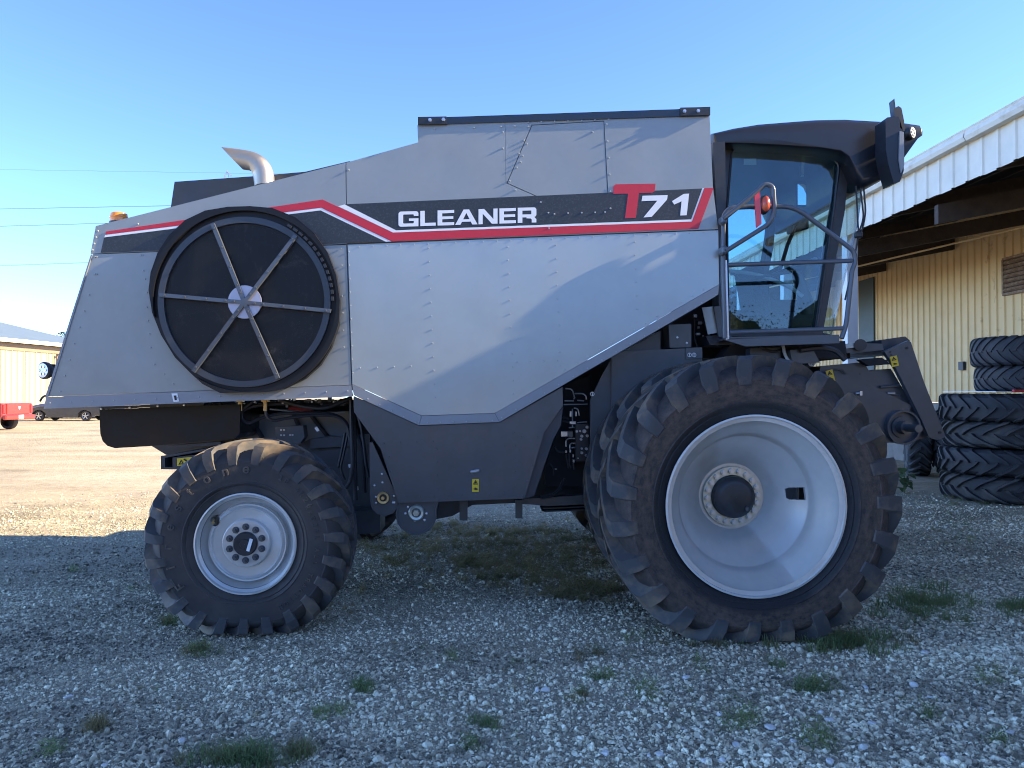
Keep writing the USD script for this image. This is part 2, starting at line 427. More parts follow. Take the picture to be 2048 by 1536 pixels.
# gravel ground
def gravel():
    n = {'g': ('geometry', {}),
         'v1': ('voronoi_texture', {'scale': 75.0, 'randomness': 1.0}), 'v2': ('voronoi_texture', {'scale': 190.0, 'randomness': 1.0}),
         'sc': ('separate_color', {}), 'sc2': ('separate_color', {}),
         'r1': ('rgb_ramp', {'ramp': [(0.0, (0.096, 0.084, 0.059)), (0.35, (0.289, 0.25, 0.172)), (0.75, (0.535, 0.465, 0.32)), (0.93, (0.663, 0.58, 0.4)), (1.0, (0.8, 0.72, 0.512))]}),
         'r2': ('rgb_ramp', {'ramp': [(0.0, (0.086, 0.075, 0.052)), (0.5, (0.332, 0.29, 0.196)), (1.0, (0.663, 0.58, 0.4))]}),
         'mx': ('mix_color', {'fac': 0.5}),
         'nl': ('noise_texture', {'scale': 0.55, 'detail': 6.0, 'roughness': 0.62, 'distortion': 0.4}),
         'rl': ('rgb_ramp', {'ramp': [(0.33, (0.55, 0.53, 0.50)), (0.5, (1.0, 0.98, 0.94)), (0.7, (1.25, 1.22, 1.15))]}),
         'ml': ('mix_color', {'blend_type': 'multiply', 'fac': 1.0, 'use_clamp': False}),
         'nd': ('noise_texture', {'scale': 0.17, 'detail': 5.0, 'roughness': 0.6}),
         'rd': ('rgb_ramp', {'ramp': [(0.42, (0, 0, 0)), (0.62, (1, 1, 1))]}),
         'ft': ('separate_xyz', {}), 'fy': ('map_range', {'from_min': 7.0, 'from_max': 13.0, 'to_min': 0.0, 'to_max': 1.0, 'clamp': True}),
         'fd': ('math', {'math_type': 'multiply_add', 'value2': 0.35, 'value3': 0.0}),
         'mxd': ('mix_color', {}), 'nf': ('noise_texture', {'scale': 7.0, 'detail': 9.0, 'roughness': 0.75}), 'rf': ('rgb_ramp', {'ramp': [(0.32, (0.38, 0.31, 0.21)), (0.5, (0.60, 0.50, 0.35)), (0.68, (0.76, 0.67, 0.50))]}),
         'ms': ('mapping', {'scale': (0.07, 0.9, 1.0)}), 'ns': ('noise_texture', {'scale': 1.0, 'detail': 6.0, 'roughness': 0.65}), 'rs': ('rgb_ramp', {'ramp': [(0.35, (0.78, 0.73, 0.68)), (0.55, (1.0, 1.0, 1.0))]}), 'mb': ('mix_color', {'blend_type': 'multiply', 'fac': 1.0}),
         'p': ('principled_bsdf', {'roughness': 0.88, 'specular_ior_level': 0.25}),
         'h': ('math', {'math_type': 'multiply_add', 'value2': 0.6}),
         'b': ('bump', {'strength': 0.9, 'distance': 0.012, 'invert': True})}
    l = [('g.position', 'v1.vector'), ('g.position', 'v2.vector'), ('g.position', 'nl.vector'), ('g.position', 'nd.vector'),
         ('v1.color', 'sc.color'), ('v2.color', 'sc2.color'), ('sc.r', 'r1.fac'), ('sc2.r', 'r2.fac'), ('r1.color', 'mx.a'), ('r2.color', 'mx.b'),
         ('nl.fac', 'rl.fac'), ('mx.result', 'ml.a'), ('rl.color', 'ml.b'), ('nd.fac', 'rd.fac'),
         ('g.position', 'ft.vector'), ('ft.y', 'fy.value'), ('fy.result', 'fd.value1'),
         ('rd.color', 'fd.value3'), ('g.position', 'nf.vector'), ('nf.fac', 'rf.fac'), ('g.position', 'ms.vector'), ('ms.vector', 'ns.vector'), ('ns.fac', 'rs.fac'), ('rf.color', 'mb.a'), ('rs.color', 'mb.b'), ('mb.result', 'mxd.b'), ('ml.result', 'mxd.a'), ('fyc.value', 'mxd.fac'), ('mxd.result', 'p.base_color'),
         ('v2.distance', 'h.value1'), ('v1.distance', 'h.value3'), ('h.value', 'b.height'), ('b.normal', 'p.normal')]
    n['fyc'] = ('math', {'math_type': 'multiply', 'value2': 0.62, 'use_clamp': True})
    l.append(('fd.value', 'fyc.value1'))
    MATS['gravel'] = usdkit.material(stage, '/World/Looks/gravel', n, l, surface='p.BSDF')
gravel()
MATS['pebble'] = usdkit.material(stage, '/World/Looks/pebble', {
    'o': ('object_info', {}), 'g': ('geometry', {}), 'n': ('noise_texture', {'scale': 60.0, 'detail': 2.0}), 'w': ('voronoi_texture', {'scale': 45.0}), 's': ('separate_color', {}),
    'a': ('math', {'math_type': 'multiply_add', 'value2': 0.25}), 'a2': ('math', {'math_type': 'add'}), 'ad': ('math', {'math_type': 'add'}), 'sx': ('separate_xyz', {}),
    'mx': ('map_range', {'from_min': -2.5, 'from_max': 2.0, 'to_min': 0.02, 'to_max': 0.17, 'clamp': True}), 'nmp': ('mapping', {'scale': (0.45, 1.25, 1.0)}), 'np': ('noise_texture', {'scale': 0.75, 'detail': 5.0, 'roughness': 0.6}), 'mp': ('map_range', {'from_min': 0.38, 'from_max': 0.55, 'to_min': -0.36, 'to_max': 0.0, 'clamp': True}),
    'r': ('rgb_ramp', {'ramp': [(0.0, (0.096, 0.084, 0.059)), (0.3, (0.257, 0.222, 0.152)), (0.65, (0.471, 0.41, 0.28)), (0.88, (0.642, 0.56, 0.384)), (1.0, (0.8, 0.73, 0.52))]}),
    'p': ('principled_bsdf', {'roughness': 0.8, 'specular_ior_level': 0.3})},
    [('g.position', 'n.vector'), ('g.position', 'w.vector'), ('w.color', 's.color'), ('n.fac', 'a.value1'), ('s.r', 'a.value3'), ('g.position', 'sx.vector'), ('sx.x', 'mx.value'), ('g.position', 'nmp.vector'), ('nmp.vector', 'np.vector'), ('np.fac', 'mp.value'), ('mx.result', 'ad.value1'), ('mp.result', 'ad.value2'), ('a.value', 'a2.value1'), ('ad.value', 'a2.value2'), ('a2.value', 'r.fac'), ('r.color', 'p.base_color')], surface='p.BSDF')

# ------------------------------------------------------------------ ground
def height(x, y):
    p = np.stack([np.asarray(x, float) * 0.9, np.asarray(y, float) * 0.9, np.zeros_like(np.asarray(x, float))], -1)
    q = p * 4.0
    fade = np.clip((y - 1.0) / 1.0, 0, 1) * np.clip((15 - y) / 4, 0, 1) * np.clip((x + 9) / 2, 0, 1) * np.clip((9 - x) / 2, 0, 1)
    return ((meshkit.fbm(p, 3, 3) - 0.5) * 0.075 + (meshkit.fbm(q, 3, 9) - 0.5) * 0.022) * fade - 0.004

xs = np.concatenate([-np.geomspace(400, 9.5, 30), np.arange(-9, 9.01, 0.05), np.geomspace(9.5, 400, 30)])
ys = np.concatenate([-np.geomspace(400, 1.2, 24), np.arange(-1, 2, 0.25), np.arange(2, 15, 0.05), np.geomspace(15.3, 600, 40)])
gx, gy = np.meshgrid(xs, ys, indexing='ij')
gz = height(gx, gy)
nx, ny = gx.shape
idx = np.arange(nx * ny).reshape(nx, ny)
quads = np.stack([idx[:-1, :-1], idx[1:, :-1], idx[1:, 1:], idx[:-1, 1:]], -1).reshape(-1, 4)
obj('/World', 'ground', (np.stack([gx, gy, gz], -1).reshape(-1, 3), quads), 'gravel', smooth=True, kind='structure')

# ------------------------------------------------------------------ right shed with overhanging roof (runs along the view)
SH_YAW = math.radians(1.92)
shed = thing('farm_shed', 'long tan metal shed on the right with white fascia, gutter and deep roof overhang', 'building', (0, 0, 0), SH_YAW)
# shed frame: x' across, y' along; camera at its origin
EL, WL, EZ, PIT = 6.32, 10.3, 5.0, 0.2
Y0, Y1 = -4.0, 33.0
def siding(y0, y1, x, z0, z1, rib=0.23, dep=0.032, face=-1):
    """ribbed sheet in the plane x, seen from -x"""
    prof = []
    y = y0
    while y < y1 - 1e-6:
        e = min(rib, y1 - y)
        prof += [(y, 0), (y + e * 0.74, 0), (y + e * 0.79, dep), (y + e * 0.93, dep), (y + e * 0.9999, 0)]
        y += rib
    prof = np.array(prof)
    a = np.stack([x + face * prof[:, 1], prof[:, 0], np.full(len(prof), z0)], 1)
    b = a.copy(); b[:, 2] = z1
    n = len(prof)
    k = np.arange(n - 1)
    return np.vstack([a, b]), np.stack([k, k + 1, k + 1 + n, k + n], 1)[:, ::-1]
# wall sheets
y = 2.3
while y < Y1:
    m = siding(y, min(y + 0.92, Y1), WL + (0.004 if int(y * 10) % 2 else 0), 1.45, 5.75)
    obj(shed, 'siding_sheet', m, 'siding_rust' if 12.8 < y < 14.4 else 'siding_tan', smooth=False)
    y += 0.92
obj(shed, 'foundation_wall', box((WL + 0.10, (Y0 + Y1) / 2, 0.70), (0.35, Y1 - Y0, 1.46)), 'concrete', False)
obj(shed, 'green_panel', box((WL - 0.035, 19.8, 3.1), (0.03, 0.78, 3.3)), 'green_door', False)
# louvred vent
vp = obj(shed, 'wall_vent', [box((WL - 0.05, 13.90, 4.30), (0.06, 1.06, 0.05)), box((WL - 0.05, 13.90, 3.60), (0.06, 1.06, 0.05)),
                              box((WL - 0.05, 14.42, 3.95), (0.06, 0.05, 0.68))], 'vent_rust', False)
for k in range(7):
    s = box((0, 0, 0), (0.05, 0.98, 0.05)); s.apply_transform(trimesh.transformations.rotation_matrix(0.6, [0, 1, 0])); s.apply_translation((WL - 0.06, 13.89, 3.68 + k * 0.09))
    obj(vp, 'vent_slat', s, 'vent_rust', False)
obj(vp, 'vent_back', box((WL - 0.028, 13.90, 3.95), (0.01, 0.98, 0.64)), 'old_timber', False)
obj(shed, 'outlet_box', box((WL - 0.05, 15.75, 2.24), (0.06, 0.16, 0.18)), 'dark_frame', False)
# fascia panels: flat pans with raised ribs
y = 3.0
k = 0
while y < Y1:
    m = siding(y, y + 0.30, EL, EZ - 0.58 - 0.008 * (k % 3), EZ - 0.08, rib=0.30, dep=0.022)
    obj(shed, 'fascia_panel', m, 'fascia_white', False)
    y += 0.30
    k += 1
obj(shed, 'fascia_board', box((EL + 0.06, (Y0 + Y1) / 2, EZ - 0.33), (0.05, Y1 - Y0, 0.46)), 'old_timber', False)
# gutter sections, slightly uneven
gy0 = Y0
for k in range(11):
    gl = 3.35
    zz = EZ + 0.012 * math.sin(k * 2.3)
    prof = [(0, 0), (-0.10, 0.0), (-0.13, 0.05), (-0.115, 0.12), (-0.13, 0.145), (-0.12, 0.15), (-0.10, 0.125), (-0.115, 0.05), (-0.09, 0.012), (0, 0.012)]
    r0 = np.array([[EL - 0.024 + a, gy0 + 0.01, zz - 0.10 + b] for a, b in prof]); r1 = r0 + np.array([0, gl - 0.02, 0.01 * math.cos(k)])
    obj(shed, 'gutter_section', loft([r0, r1]), 'gutter_white', 20)
    gy0 += gl
def roofz(x):
    return EZ - 0.02 + (x - EL) * PIT
# roof sheets (ribbed ridges along the slope)
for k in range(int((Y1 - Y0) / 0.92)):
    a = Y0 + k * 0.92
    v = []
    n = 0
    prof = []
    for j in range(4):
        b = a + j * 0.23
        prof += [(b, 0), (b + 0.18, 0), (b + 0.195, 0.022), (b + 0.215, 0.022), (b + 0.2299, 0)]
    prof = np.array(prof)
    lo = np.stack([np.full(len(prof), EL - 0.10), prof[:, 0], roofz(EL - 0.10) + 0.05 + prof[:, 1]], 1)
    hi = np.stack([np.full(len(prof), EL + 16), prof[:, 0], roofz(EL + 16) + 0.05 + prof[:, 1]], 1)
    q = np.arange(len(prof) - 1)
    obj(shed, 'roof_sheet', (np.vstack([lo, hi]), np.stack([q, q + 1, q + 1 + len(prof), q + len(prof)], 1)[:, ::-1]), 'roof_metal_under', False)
# purlins along the building
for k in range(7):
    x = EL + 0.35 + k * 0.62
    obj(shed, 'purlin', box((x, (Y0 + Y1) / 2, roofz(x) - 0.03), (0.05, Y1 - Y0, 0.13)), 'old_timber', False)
# rafters and posts
for Yr in (1.9, 4.7, 7.5, 10.3, 13.1, 15.9, 18.7, 21.5, 24.3, 27.1, 29.9):
    ends = []
    for yy in (Yr - 0.05, Yr + 0.05):
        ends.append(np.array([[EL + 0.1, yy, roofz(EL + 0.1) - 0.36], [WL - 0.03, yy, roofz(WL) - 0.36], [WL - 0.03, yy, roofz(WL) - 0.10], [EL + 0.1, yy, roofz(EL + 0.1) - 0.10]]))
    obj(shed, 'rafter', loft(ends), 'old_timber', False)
    lo = 0 if Yr > 12 else None
    if Yr > 12:
        obj(shed, 'post', box((EL + 0.10, Yr - 0.15, 2.25), (0.19, 0.19, 4.6)), 'post_white', False)
# lower tie beams below the rafters, rising with the roof and ending at the wall
for Yr in (4.7, 7.5, 10.3, 13.1, 15.9, 18.7, 21.5, 24.3, 27.1):
    ends = []
    for yy in (Yr + 0.06, Yr + 0.15):
        ends.append(np.array([[EL + 0.1, yy, roofz(EL + 0.1) - 0.95], [WL - 0.045, yy, roofz(WL) - 0.97], [WL - 0.045, yy, roofz(WL) - 0.70], [EL + 0.1, yy, roofz(EL + 0.1) - 0.68]]))
    obj(shed, 'tie_beam', loft(ends), 'old_timber', False)
obj(shed, 'conduit', tube([(WL - 0.5, 9.0, 4.95), (WL - 0.7, 13.0, 4.62), (EL + 0.6, 18.0, 4.25)], 0.018, 6), 'siding_tan')
obj(shed, 'end_wall', box((WL + 6, Y0 + 0.1, 3.2), (12, 0.15, 6.0)), 'siding_tan', False)

# ------------------------------------------------------------------ tyre generator
def tyre(R, rb, Wd, nl, lh, lw, sweep, r_sh, squash=1.0, seg=96, narrow=0.80, hand=1):
    Rc = R - lh
    rm = (Rc + rb) / 2
    half = [(Rc, 0), (Rc - .003, .2 * Wd), (Rc - .015, .36 * Wd), (Rc - .055, .455 * Wd), (rm + .085, .492 * Wd), (rm + .075, .498 * Wd), (rm + .068, .492 * Wd), (rm, .500 * Wd), (rm - .062, .490 * Wd), (rm - .068, .499 * Wd), (rm - .078, .488 * Wd), (rb + .075, .455 * Wd), (rb + .068, .462 * Wd), (rb + .06, .45 * Wd), (rb + .012, .405 * Wd), (rb - .012, .39 * Wd), (rb - .012, .33 * Wd)]
    prof = [(r, -y) for r, y in half[:0:-1]] + half
    body = revolve_y(prof, seg)
    vs, fs, n = [], [], 0
    st = [(0.00, -.03, Rc - .03, -.03, R - .001), (.14, .08, Rc - .03, .08, R), (.34, .20, Rc - .03, .20, R - .001), (.55, .31, Rc - .035, .315, R - .006), (.74, .39, Rc - .06, .41, R - .013),
          (.86, .43, Rc - .09, .475, R - .035), (.94, .455, (Rc + r_sh) / 2 - .02, .515, (Rc + r_sh) / 2 + .015), (1.0, .47, r_sh - .02, .512, r_sh)]
    for s in (-1, 1):
        for k in range(nl):
            th0 = 2 * math.pi * (k + (0.5 if s > 0 else 0)) / nl
            rows = []
            for i, (t, yb, rb_, yt, rt) in enumerate(st):
                th = th0 + hand * sweep * (t ** 1.15 if t < .8 else .8 ** 1.15 + (t - .8) * .35)
                wt = lw * (0.8 + 0.35 * t) * (1.0 if t < .9 else (0.92 if t < 1 else .72))
                wbm = wt / narrow
                for (yy, rr, w) in ((yb, rb_, -wbm), (yt, rt, -wt), (yt, rt, wt), (yb, rb_, wbm)):
                    a = th + w / 2 / rr
                    rows.append([rr * math.cos(a), s * yy * Wd, rr * math.sin(a)])
            m = len(st)
            f = []
            for i in range(m - 1):
                for j in range(3):
                    a, b = i * 4 + j, i * 4 + j + 1
                    f += [[a, b, b + 4], [a, b + 4, a + 4]]
            f += [[0, 2, 1], [0, 3, 2], [4 * m - 4, 4 * m - 3, 4 * m - 2], [4 * m - 4, 4 * m - 2, 4 * m - 1]]
            f = np.array(f)
            if s < 0:
                f = f[:, ::-1]
            vs.append(np.array(rows)); fs.append(f + n); n += len(rows)
    lugs = trimesh.Trimesh(np.vstack(vs), np.vstack(fs), process=False)
    if squash < 1:
        hc = R * squash
        for g in (body, lugs):
            v = np.array(g.vertices)
            r = np.hypot(v[:, 0], v[:, 2]) + 1e-9
            sn = np.clip(-v[:, 2] / r, 1e-3, 1)
            k = np.clip((hc / sn - rb) / (R - rb), 0.05, 1)
            k = np.where(v[:, 2] < 0, np.minimum(1, 0.25 * (1 - (1 - k.min()) * sn ** 6) + 0.75 * k), 1)
            r2 = np.where(r > rb, rb + (r - rb) * k, r)
            v[:, 0] *= r2 / r; v[:, 2] *= r2 / r
            v[:, 1] *= 1 + .35 * (1 - k) * np.clip((r - rb - .05) / .08, 0, 1)
            g.vertices = v
    return body, lugs

# ------------------------------------------------------------------ the combine
cb = thing('combine_harvester', 'grey and charcoal combine harvester with a round fan screen, glazed cab and dual front tyres', 'combine harvester', O, PHI)
BW = 2.6   # body width

# --- inner hull that closes the body volume
hull_px = [(196, 455), (690, 329), (838, 286), (840, 250), (1416, 234), (1432, 460), (1434, 565), (1180, 716), (1120, 770), (995, 825), (845, 828), (708, 768), (98, 792), (184, 507)]
hp = lpoly(hull_px, 0.012)
obj(cb, 'body_shell', extrude_xz(hp, 0.030, BW - 0.06), 'grey_flange', False)
obj(cb, 'far_side_panel', extrude_xz(lpoly(hull_px, 0.012).buffer(0.01), BW - 0.025, 0.02), 'silver_paint', False)

# --- skin panels
TH = 0.014
def skin(name, px, mat, d=0.0, t=TH, **kw):
    return obj(cb, name, plate(px, d, t), mat, False, **kw)
hatch = Polygon([(1064.5, 251), (1207, 243), (1217, 421), (1145, 423.5), (1015, 366)])
up_front = Polygon([(692.3, 325), (836, 284.5), (834.5, 250), (1419.5, 232), (1426, 372), (1436.5, 458.5), (694, 487)])
lo = hatch.buffer(1.2, join_style=2)
left_part = Polygon([(600, 200), (1009.3, 200), (1012, 366), (1102.5, 406), (1103.2, 520), (600, 520)])
skin('upper_panel', up_front.intersection(left_part).buffer(-0.25), 'silver_paint')
skin('upper_panel', up_front.difference(left_part).difference(lo).buffer(-0.25), 'silver_paint')
skin('hatch_door', hatch, 'silver_paint', d=0.001)
skin('rear_upper_panel', [(191.5, 452), (691, 325.5), (693, 487.5), (181, 507.5)], 'silver_paint')
skin('rear_lower_panel', [(184, 509), (692.5, 489.8), (702.5, 769.5), (93.5, 793)], 'silver_paint', d=0.002)
skin('rear_edge_trim', [(181.5, 509), (184.5, 509), (96, 793), (90.5, 793.5)], 'grey_flange', d=-0.006, t=0.03)
fl = skin('rear_flange', [(92, 794), (702.8, 770.5), (705, 793), (87.5, 817.5)], 'grey_flange', d=-0.008, t=0.03)
skin('lower_panel', [(695.5, 489.6), (1436.3, 460.6), (1438.3, 568.6), (990, 826), (843, 831), (704.8, 768)], 'silver_panel', d=0.0)
skin('lower_flange', Polygon([(704.8, 769), (843, 832), (838, 850.5), (706.7, 790.3)]), 'grey_flange', d=-0.008, t=0.03)
skin('lower_flange', Polygon([(843.6, 832), (989.6, 827), (998.6, 844), (838.6, 850.3)]), 'grey_flange', d=-0.008, t=0.03)
skin('lower_flange', Polygon([(990.2, 826.6), (1438.3, 569.4), (1436.3, 589.6), (999.2, 843.8)]), 'grey_flange', d=-0.008, t=0.03)
skin('dark_apron', [(706.8, 791.6), (838, 851.8), (999.5, 845), (1125, 774), (1126, 811), (1088, 865), (1049, 997), (797, 1006), (761, 897), (708, 824)], 'charcoal_paint', d=0.006)
skin('apron_return', [(1126, 812), (1122, 850), (1106, 880), (1068, 992), (1049, 997), (1088, 865)], 'dark_frame', d=0.03, t=0.25)
# --- decals
skin('black_stripe', [(690, 408.5), (1404.3, 377), (1382, 438.3), (792, 460)], 'decal_black', d=-0.004, t=0.003)
skin('black_stripe', [(208, 475.2), (641, 421.2), (770, 483.4), (694.5, 486.2), (692.3, 486.3), (201.3, 505.5)], 'decal_black', d=-0.004, t=0.003)
skin('red_stripe', [(212, 463), (645, 399), (786, 465.5), (1384, 443.5), (1409, 376.2), (1427.2, 375.8), (1397, 457.2), (784, 482.5), (642, 415), (210.5, 469)], 'decal_red', d=-0.005, t=0.004)
skin('white_stripe', [(210.3, 469.6), (642, 415.6), (783, 482.9), (771.5, 483.3), (641, 420.6), (208.6, 474.6)], 'decal_white', d=-0.004, t=0.003)
skin('white_stripe', [(682, 411), (689.3, 408.9), (792, 460.6), (1382.6, 438.8), (1405, 376.4), (1408.4, 376.2), (1383.7, 443.1), (786.2, 465), (676, 412.3)], 'decal_white', d=-0.004, t=0.003)

def glyphs():
    sv, sh = 0.27, 0.2
    R = lambda a, b, c, d: sbox(a, b, c, d)
    def rr(w, r=0.16): return R(r, r, w - r, 1 - r).buffer(r, join_style=1, quad_segs=4)
    def ring(w): return rr(w).difference(affinity.translate(R(sv, sh, w - sv, 1 - sh).buffer(-0.06).buffer(0.06, quad_segs=3), 0, 0))
    G = ring(1.18).difference(R(0.8, 0.53, 1.3, 0.68)).difference(R(0.5, 0.36, 0.91, 0.53)).union(R(0.62, 0.36, 1.18, 0.53)).union(R(0.93, 0.0, 1.18, 0.45))
    Lt = R(0, 0, sv, 1).union(R(0, 0, 0.92, sh))
    E = R(0, 0, sv, 1).union(R(0, 0, 0.98, sh)).union(R(0, 0.8, 0.98, 1)).union(R(0, 0.41, 0.93, 0.59))
    A = Polygon([(0, 0), (0.5, 1), (0.83, 1), (1.33, 0), (1.02, 0), (0.93, 0.19), (0.40, 0.19), (0.31, 0)]).difference(Polygon([(0.475, 0.36), (0.855, 0.36), (0.665, 0.78)]))
    N = R(0, 0, sv - .02, 1).union(R(0.88, 0, 1.13, 1)).union(Polygon([(0, 1), (0.33, 1), (1.13, 0), (0.80, 0)]))
    Rr = R(0, 0, sv, 1).union(R(0, .36, 1.1, 1).intersection(R(0.0, .52, .94, .84).buffer(0.16, quad_segs=4)).difference(R(sv, .55, .8, .8))).union(Polygon([(.55, .40), (.95, .40), (1.1, .22), (1.1, 0), (.83, 0), (.83, .2), (.78, .27), (.5, .3)]))
    return [(G, 1.18), (Lt, .92), (E, .98), (A, 1.33), (N, 1.13), (E, .98), (Rr, 1.1)]
x = 0.0
gl = glyphs()
tot = sum(w for _, w in gl) + 0.10 * 6 - 0.06
for i, (g, w) in enumerate(gl):
    sx, sy = 275.0 / tot, 30.3
    g2 = affinity.affine_transform(g, [sx, 0, -8.8 / tot, -sy, 797 + x * sx, 453.6 - x * 8.8 / tot])
    skin('letter', g2, 'decal_white', d=-0.0055, t=0.003)
    x += w + (0.06 if i in (2, 3) else 0.11)
S8 = (2.926, 760, 190)
skin('letter', Z([(1366, 533), (1380, 522), (1612, 519), (1608, 562), (1592, 572), (1516, 574), (1497, 719), (1434, 721), (1452, 577), (1366, 579)], *S8), 'decal_red', d=-0.0055, t=0.003)
skin('numeral', Z([(1536, 590), (1684, 585), (1679, 613), (1590, 713), (1542, 716), (1623, 618), (1531, 621)], *S8), 'decal_white', d=-0.0055, t=0.003)
skin('numeral', Z([(1777, 579), (1809, 577), (1795, 703), (1757, 705), (1765, 622), (1722, 641), (1709, 621)], *S8), 'decal_white', d=-0.0055, t=0.003)

# --- rivets
S7 = (2.626, 680, 460)
riv = []
riv += Z(along((465, 95), (498, 880), 12), *S7) + Z(along((880, 88), (910, 862), 12), *S7) + Z(along((1133, 80), (1156, 712), 10), *S7) + Z(along((1548, 62), (1560, 416), 6), *S7)
riv += Z(along((100, 88), (1980, 10), 27), *S7) + Z(along((46, 115), (66, 750), 10), *S7) + Z(along((106, 725), (372, 715), 4), *S7) + Z(along((928, 694), (1140, 687), 4), *S7)
riv += Z(along((1180, 735), (1910, 312), 13), *S7)
obj(cb, 'panel_rivet', rivets(riv, 0.0, .006, .005), 'rivet_steel', 30, kind='stuff')
riv = Z(along((145, 888), (400, 1010), 5) + along((460, 1012), (800, 1000), 6) + along((850, 985), (1975, 340), 16), *S7)
riv += along((100, 806), (695, 782), 15)
obj(cb, 'flange_rivet', rivets(riv, -0.008, 0.006, 0.005), 'rivet_steel', 30, kind='stuff')
riv = Z([(320, 198), (550, 192), (708, 186), (720, 217), (788, 183), (868, 162), (945, 158), (1022, 155), (1100, 152), (1180, 150), (1258, 147), (1338, 143), (718, 312), (842, 266), (812, 343), (822, 392), (800, 425), (758, 503), (792, 556),
         (1325, 172), (1330, 270), (1338, 368), (1342, 465), (1347, 565), (868, 186), (858, 286), (834, 356), (940, 628), (985, 690), (1020, 697), (1100, 692), (1180, 690), (1258, 688), (1316, 686), (1348, 664), (1243, 217), (988, 780)], *S8)
riv += along((185, 500), (196, 462), 4) + [(697, 340)] + [(276, 448)]
obj(cb, 'panel_rivet', rivets(riv, 0.0, 0.008, 0.010), 'rivet_steel', 30, kind='stuff')
riv = Z([(380, 722), (370, 722), (640, 713), (630, 713), (380, 820), (370, 820), (645, 800), (655, 848), (338, 938), (310, 1030), (282, 1123), (252, 1216), (226, 1308), (199, 1398), (172, 1488), (664, 925), (664, 1008), (672, 1085), (680, 1160), (686, 1238), (708, 1333), (764, 1388), (816, 1445), (1770, 675), (1773, 770), (1775, 945), (1778, 1040), (1781, 1140), (1785, 1235)], 2.844, 60, 260)
obj(cb, 'panel_rivet', rivets(riv, 0.0, 0.006, 0.006), 'rivet_steel', 30, kind='stuff')
riv = Z([(420, 550), (530, 545), (637, 542), (745, 540), (770, 590), (772, 675), (774, 763), (778, 853), (455, 640), (460, 737), (1280, 480), (1285, 565), (1288, 650), (1290, 740), (1295, 830), (1330, 510), (1436, 510), (1400, 695), (1370, 795), (1340, 895), (565, 905), (660, 903), (752, 900), (845, 893), (938, 890), (1030, 888), (1123, 884), (1215, 880), (1310, 895)], 3.303, 640, 720)
obj(cb, 'apron_rivet', rivets(riv, 0.006, 0.006, 0.005), 'dark_bolt', 30, kind='stuff')
# latch, warning sticker
lk = L(950, 942.5, 0.0)
m = rbox((0, 0, 0), (0.075, 0.02, 0.022), 0.009); m.apply_transform(trimesh.transformations.rotation_matrix(-0.18, [0, 1, 0])); m.apply_translation(lk)
obj(cb, 'latch_handle', m, 'bolt_steel')
def warning(cx, cy, d, w=14, h=26, rot=0.0):
    P = lambda pts: [(cx + (a * math.cos(rot) - b * math.sin(rot)), cy + (a * math.sin(rot) + b * math.cos(rot))) for a, b in pts]
    s = skin('warning_sticker', P([(-w / 2, -h / 2), (w / 2, -h / 2), (w / 2, h / 2), (-w / 2, h / 2)]), 'sticker_yellow', d=d - 0.003, t=0.003)
    tri = Polygon(P([(-w * .36, -h * .08), (0, -h * .44), (w * .36, -h * .08)])).difference(Polygon(P([(-w * .19, -h * .13), (0, -h * .32), (w * .19, -h * .13)])))
    obj(s, 'warning_symbol', plate(tri, d - 0.006, 0.003), 'ink_black', False)
    obj(s, 'warning_symbol', plate(Polygon(P([(-1, -h * .27), (1, -h * .27), (1, -h * .16), (-1, -h * .16)])), d - 0.006, 0.003), 'ink_black', False)
    obj(s, 'warning_symbol', plate(Polygon(P([(-w * .3, h * .22), (-w * .05, h * .15), (w * .3, h * .25), (w * .3, h * .34), (-w * .3, h * .34), (-w * .05, h * .27)])), d - 0.006, 0.003), 'ink_black', False)
warning(951, 971, 0.006)
s = skin('part_sticker', [(343, 787), (354.5, 786.5), (358, 803), (347, 804)], 'sticker_white', d=-0.0115, t=0.003)
obj(s, 'sticker_mark', plate([(347.5, 791), (352, 790.8), (353.5, 800), (349.5, 800.3)], -0.0145, 0.003), 'ink_black', False)

# --- top bar with bolts, tank top
tb = skin('top_bar', [(836, 236), (1419.5, 216), (1420, 230.5), (837, 249.5)], 'black_gloss', d=-0.012, t=0.06)
for (a, b, c, e) in ((836, 235, 893, 249), (1361, 216, 1420.5, 231)):
    obj(tb, 'bar_bracket', plate([(a, b - 1), (c, b - 2.3), (c, e - 1.3), (a, e)], -0.026, 0.016), 'black_plastic', False)
for (a, b) in ((860, 240.5), (887, 239.7), (1368.5, 223), (1396, 222.3)):
    p = L(a, b, -0.026)
    obj(tb, 'bar_bolt', cat_(hexbolt(p[0], p[1], p[2], 0.014, 0.012)), 'bolt_steel', 20)
p0, p1 = L(838, 242, 0.05), L(1419, 223, 0.05)
obj(cb, 'tank_rim', [extrude_xz(Polygon([(p0[0], p0[2] - .3), (p1[0], p1[2] - .3), (p1[0], p1[2]), (p0[0], p0[2])]), 0.049 + k * (BW - .12), 0.02) for k in (1,)], 'black_gloss', False)
g = trimesh.creation.icosphere(2, 0.12); g.apply_scale((1, 1, .35)); g.apply_translation(L(1372, 222, 0.5) + np.array([0, 0, -0.03]))
obj(cb, 'tank_cap', g, 'grey_flange', True)

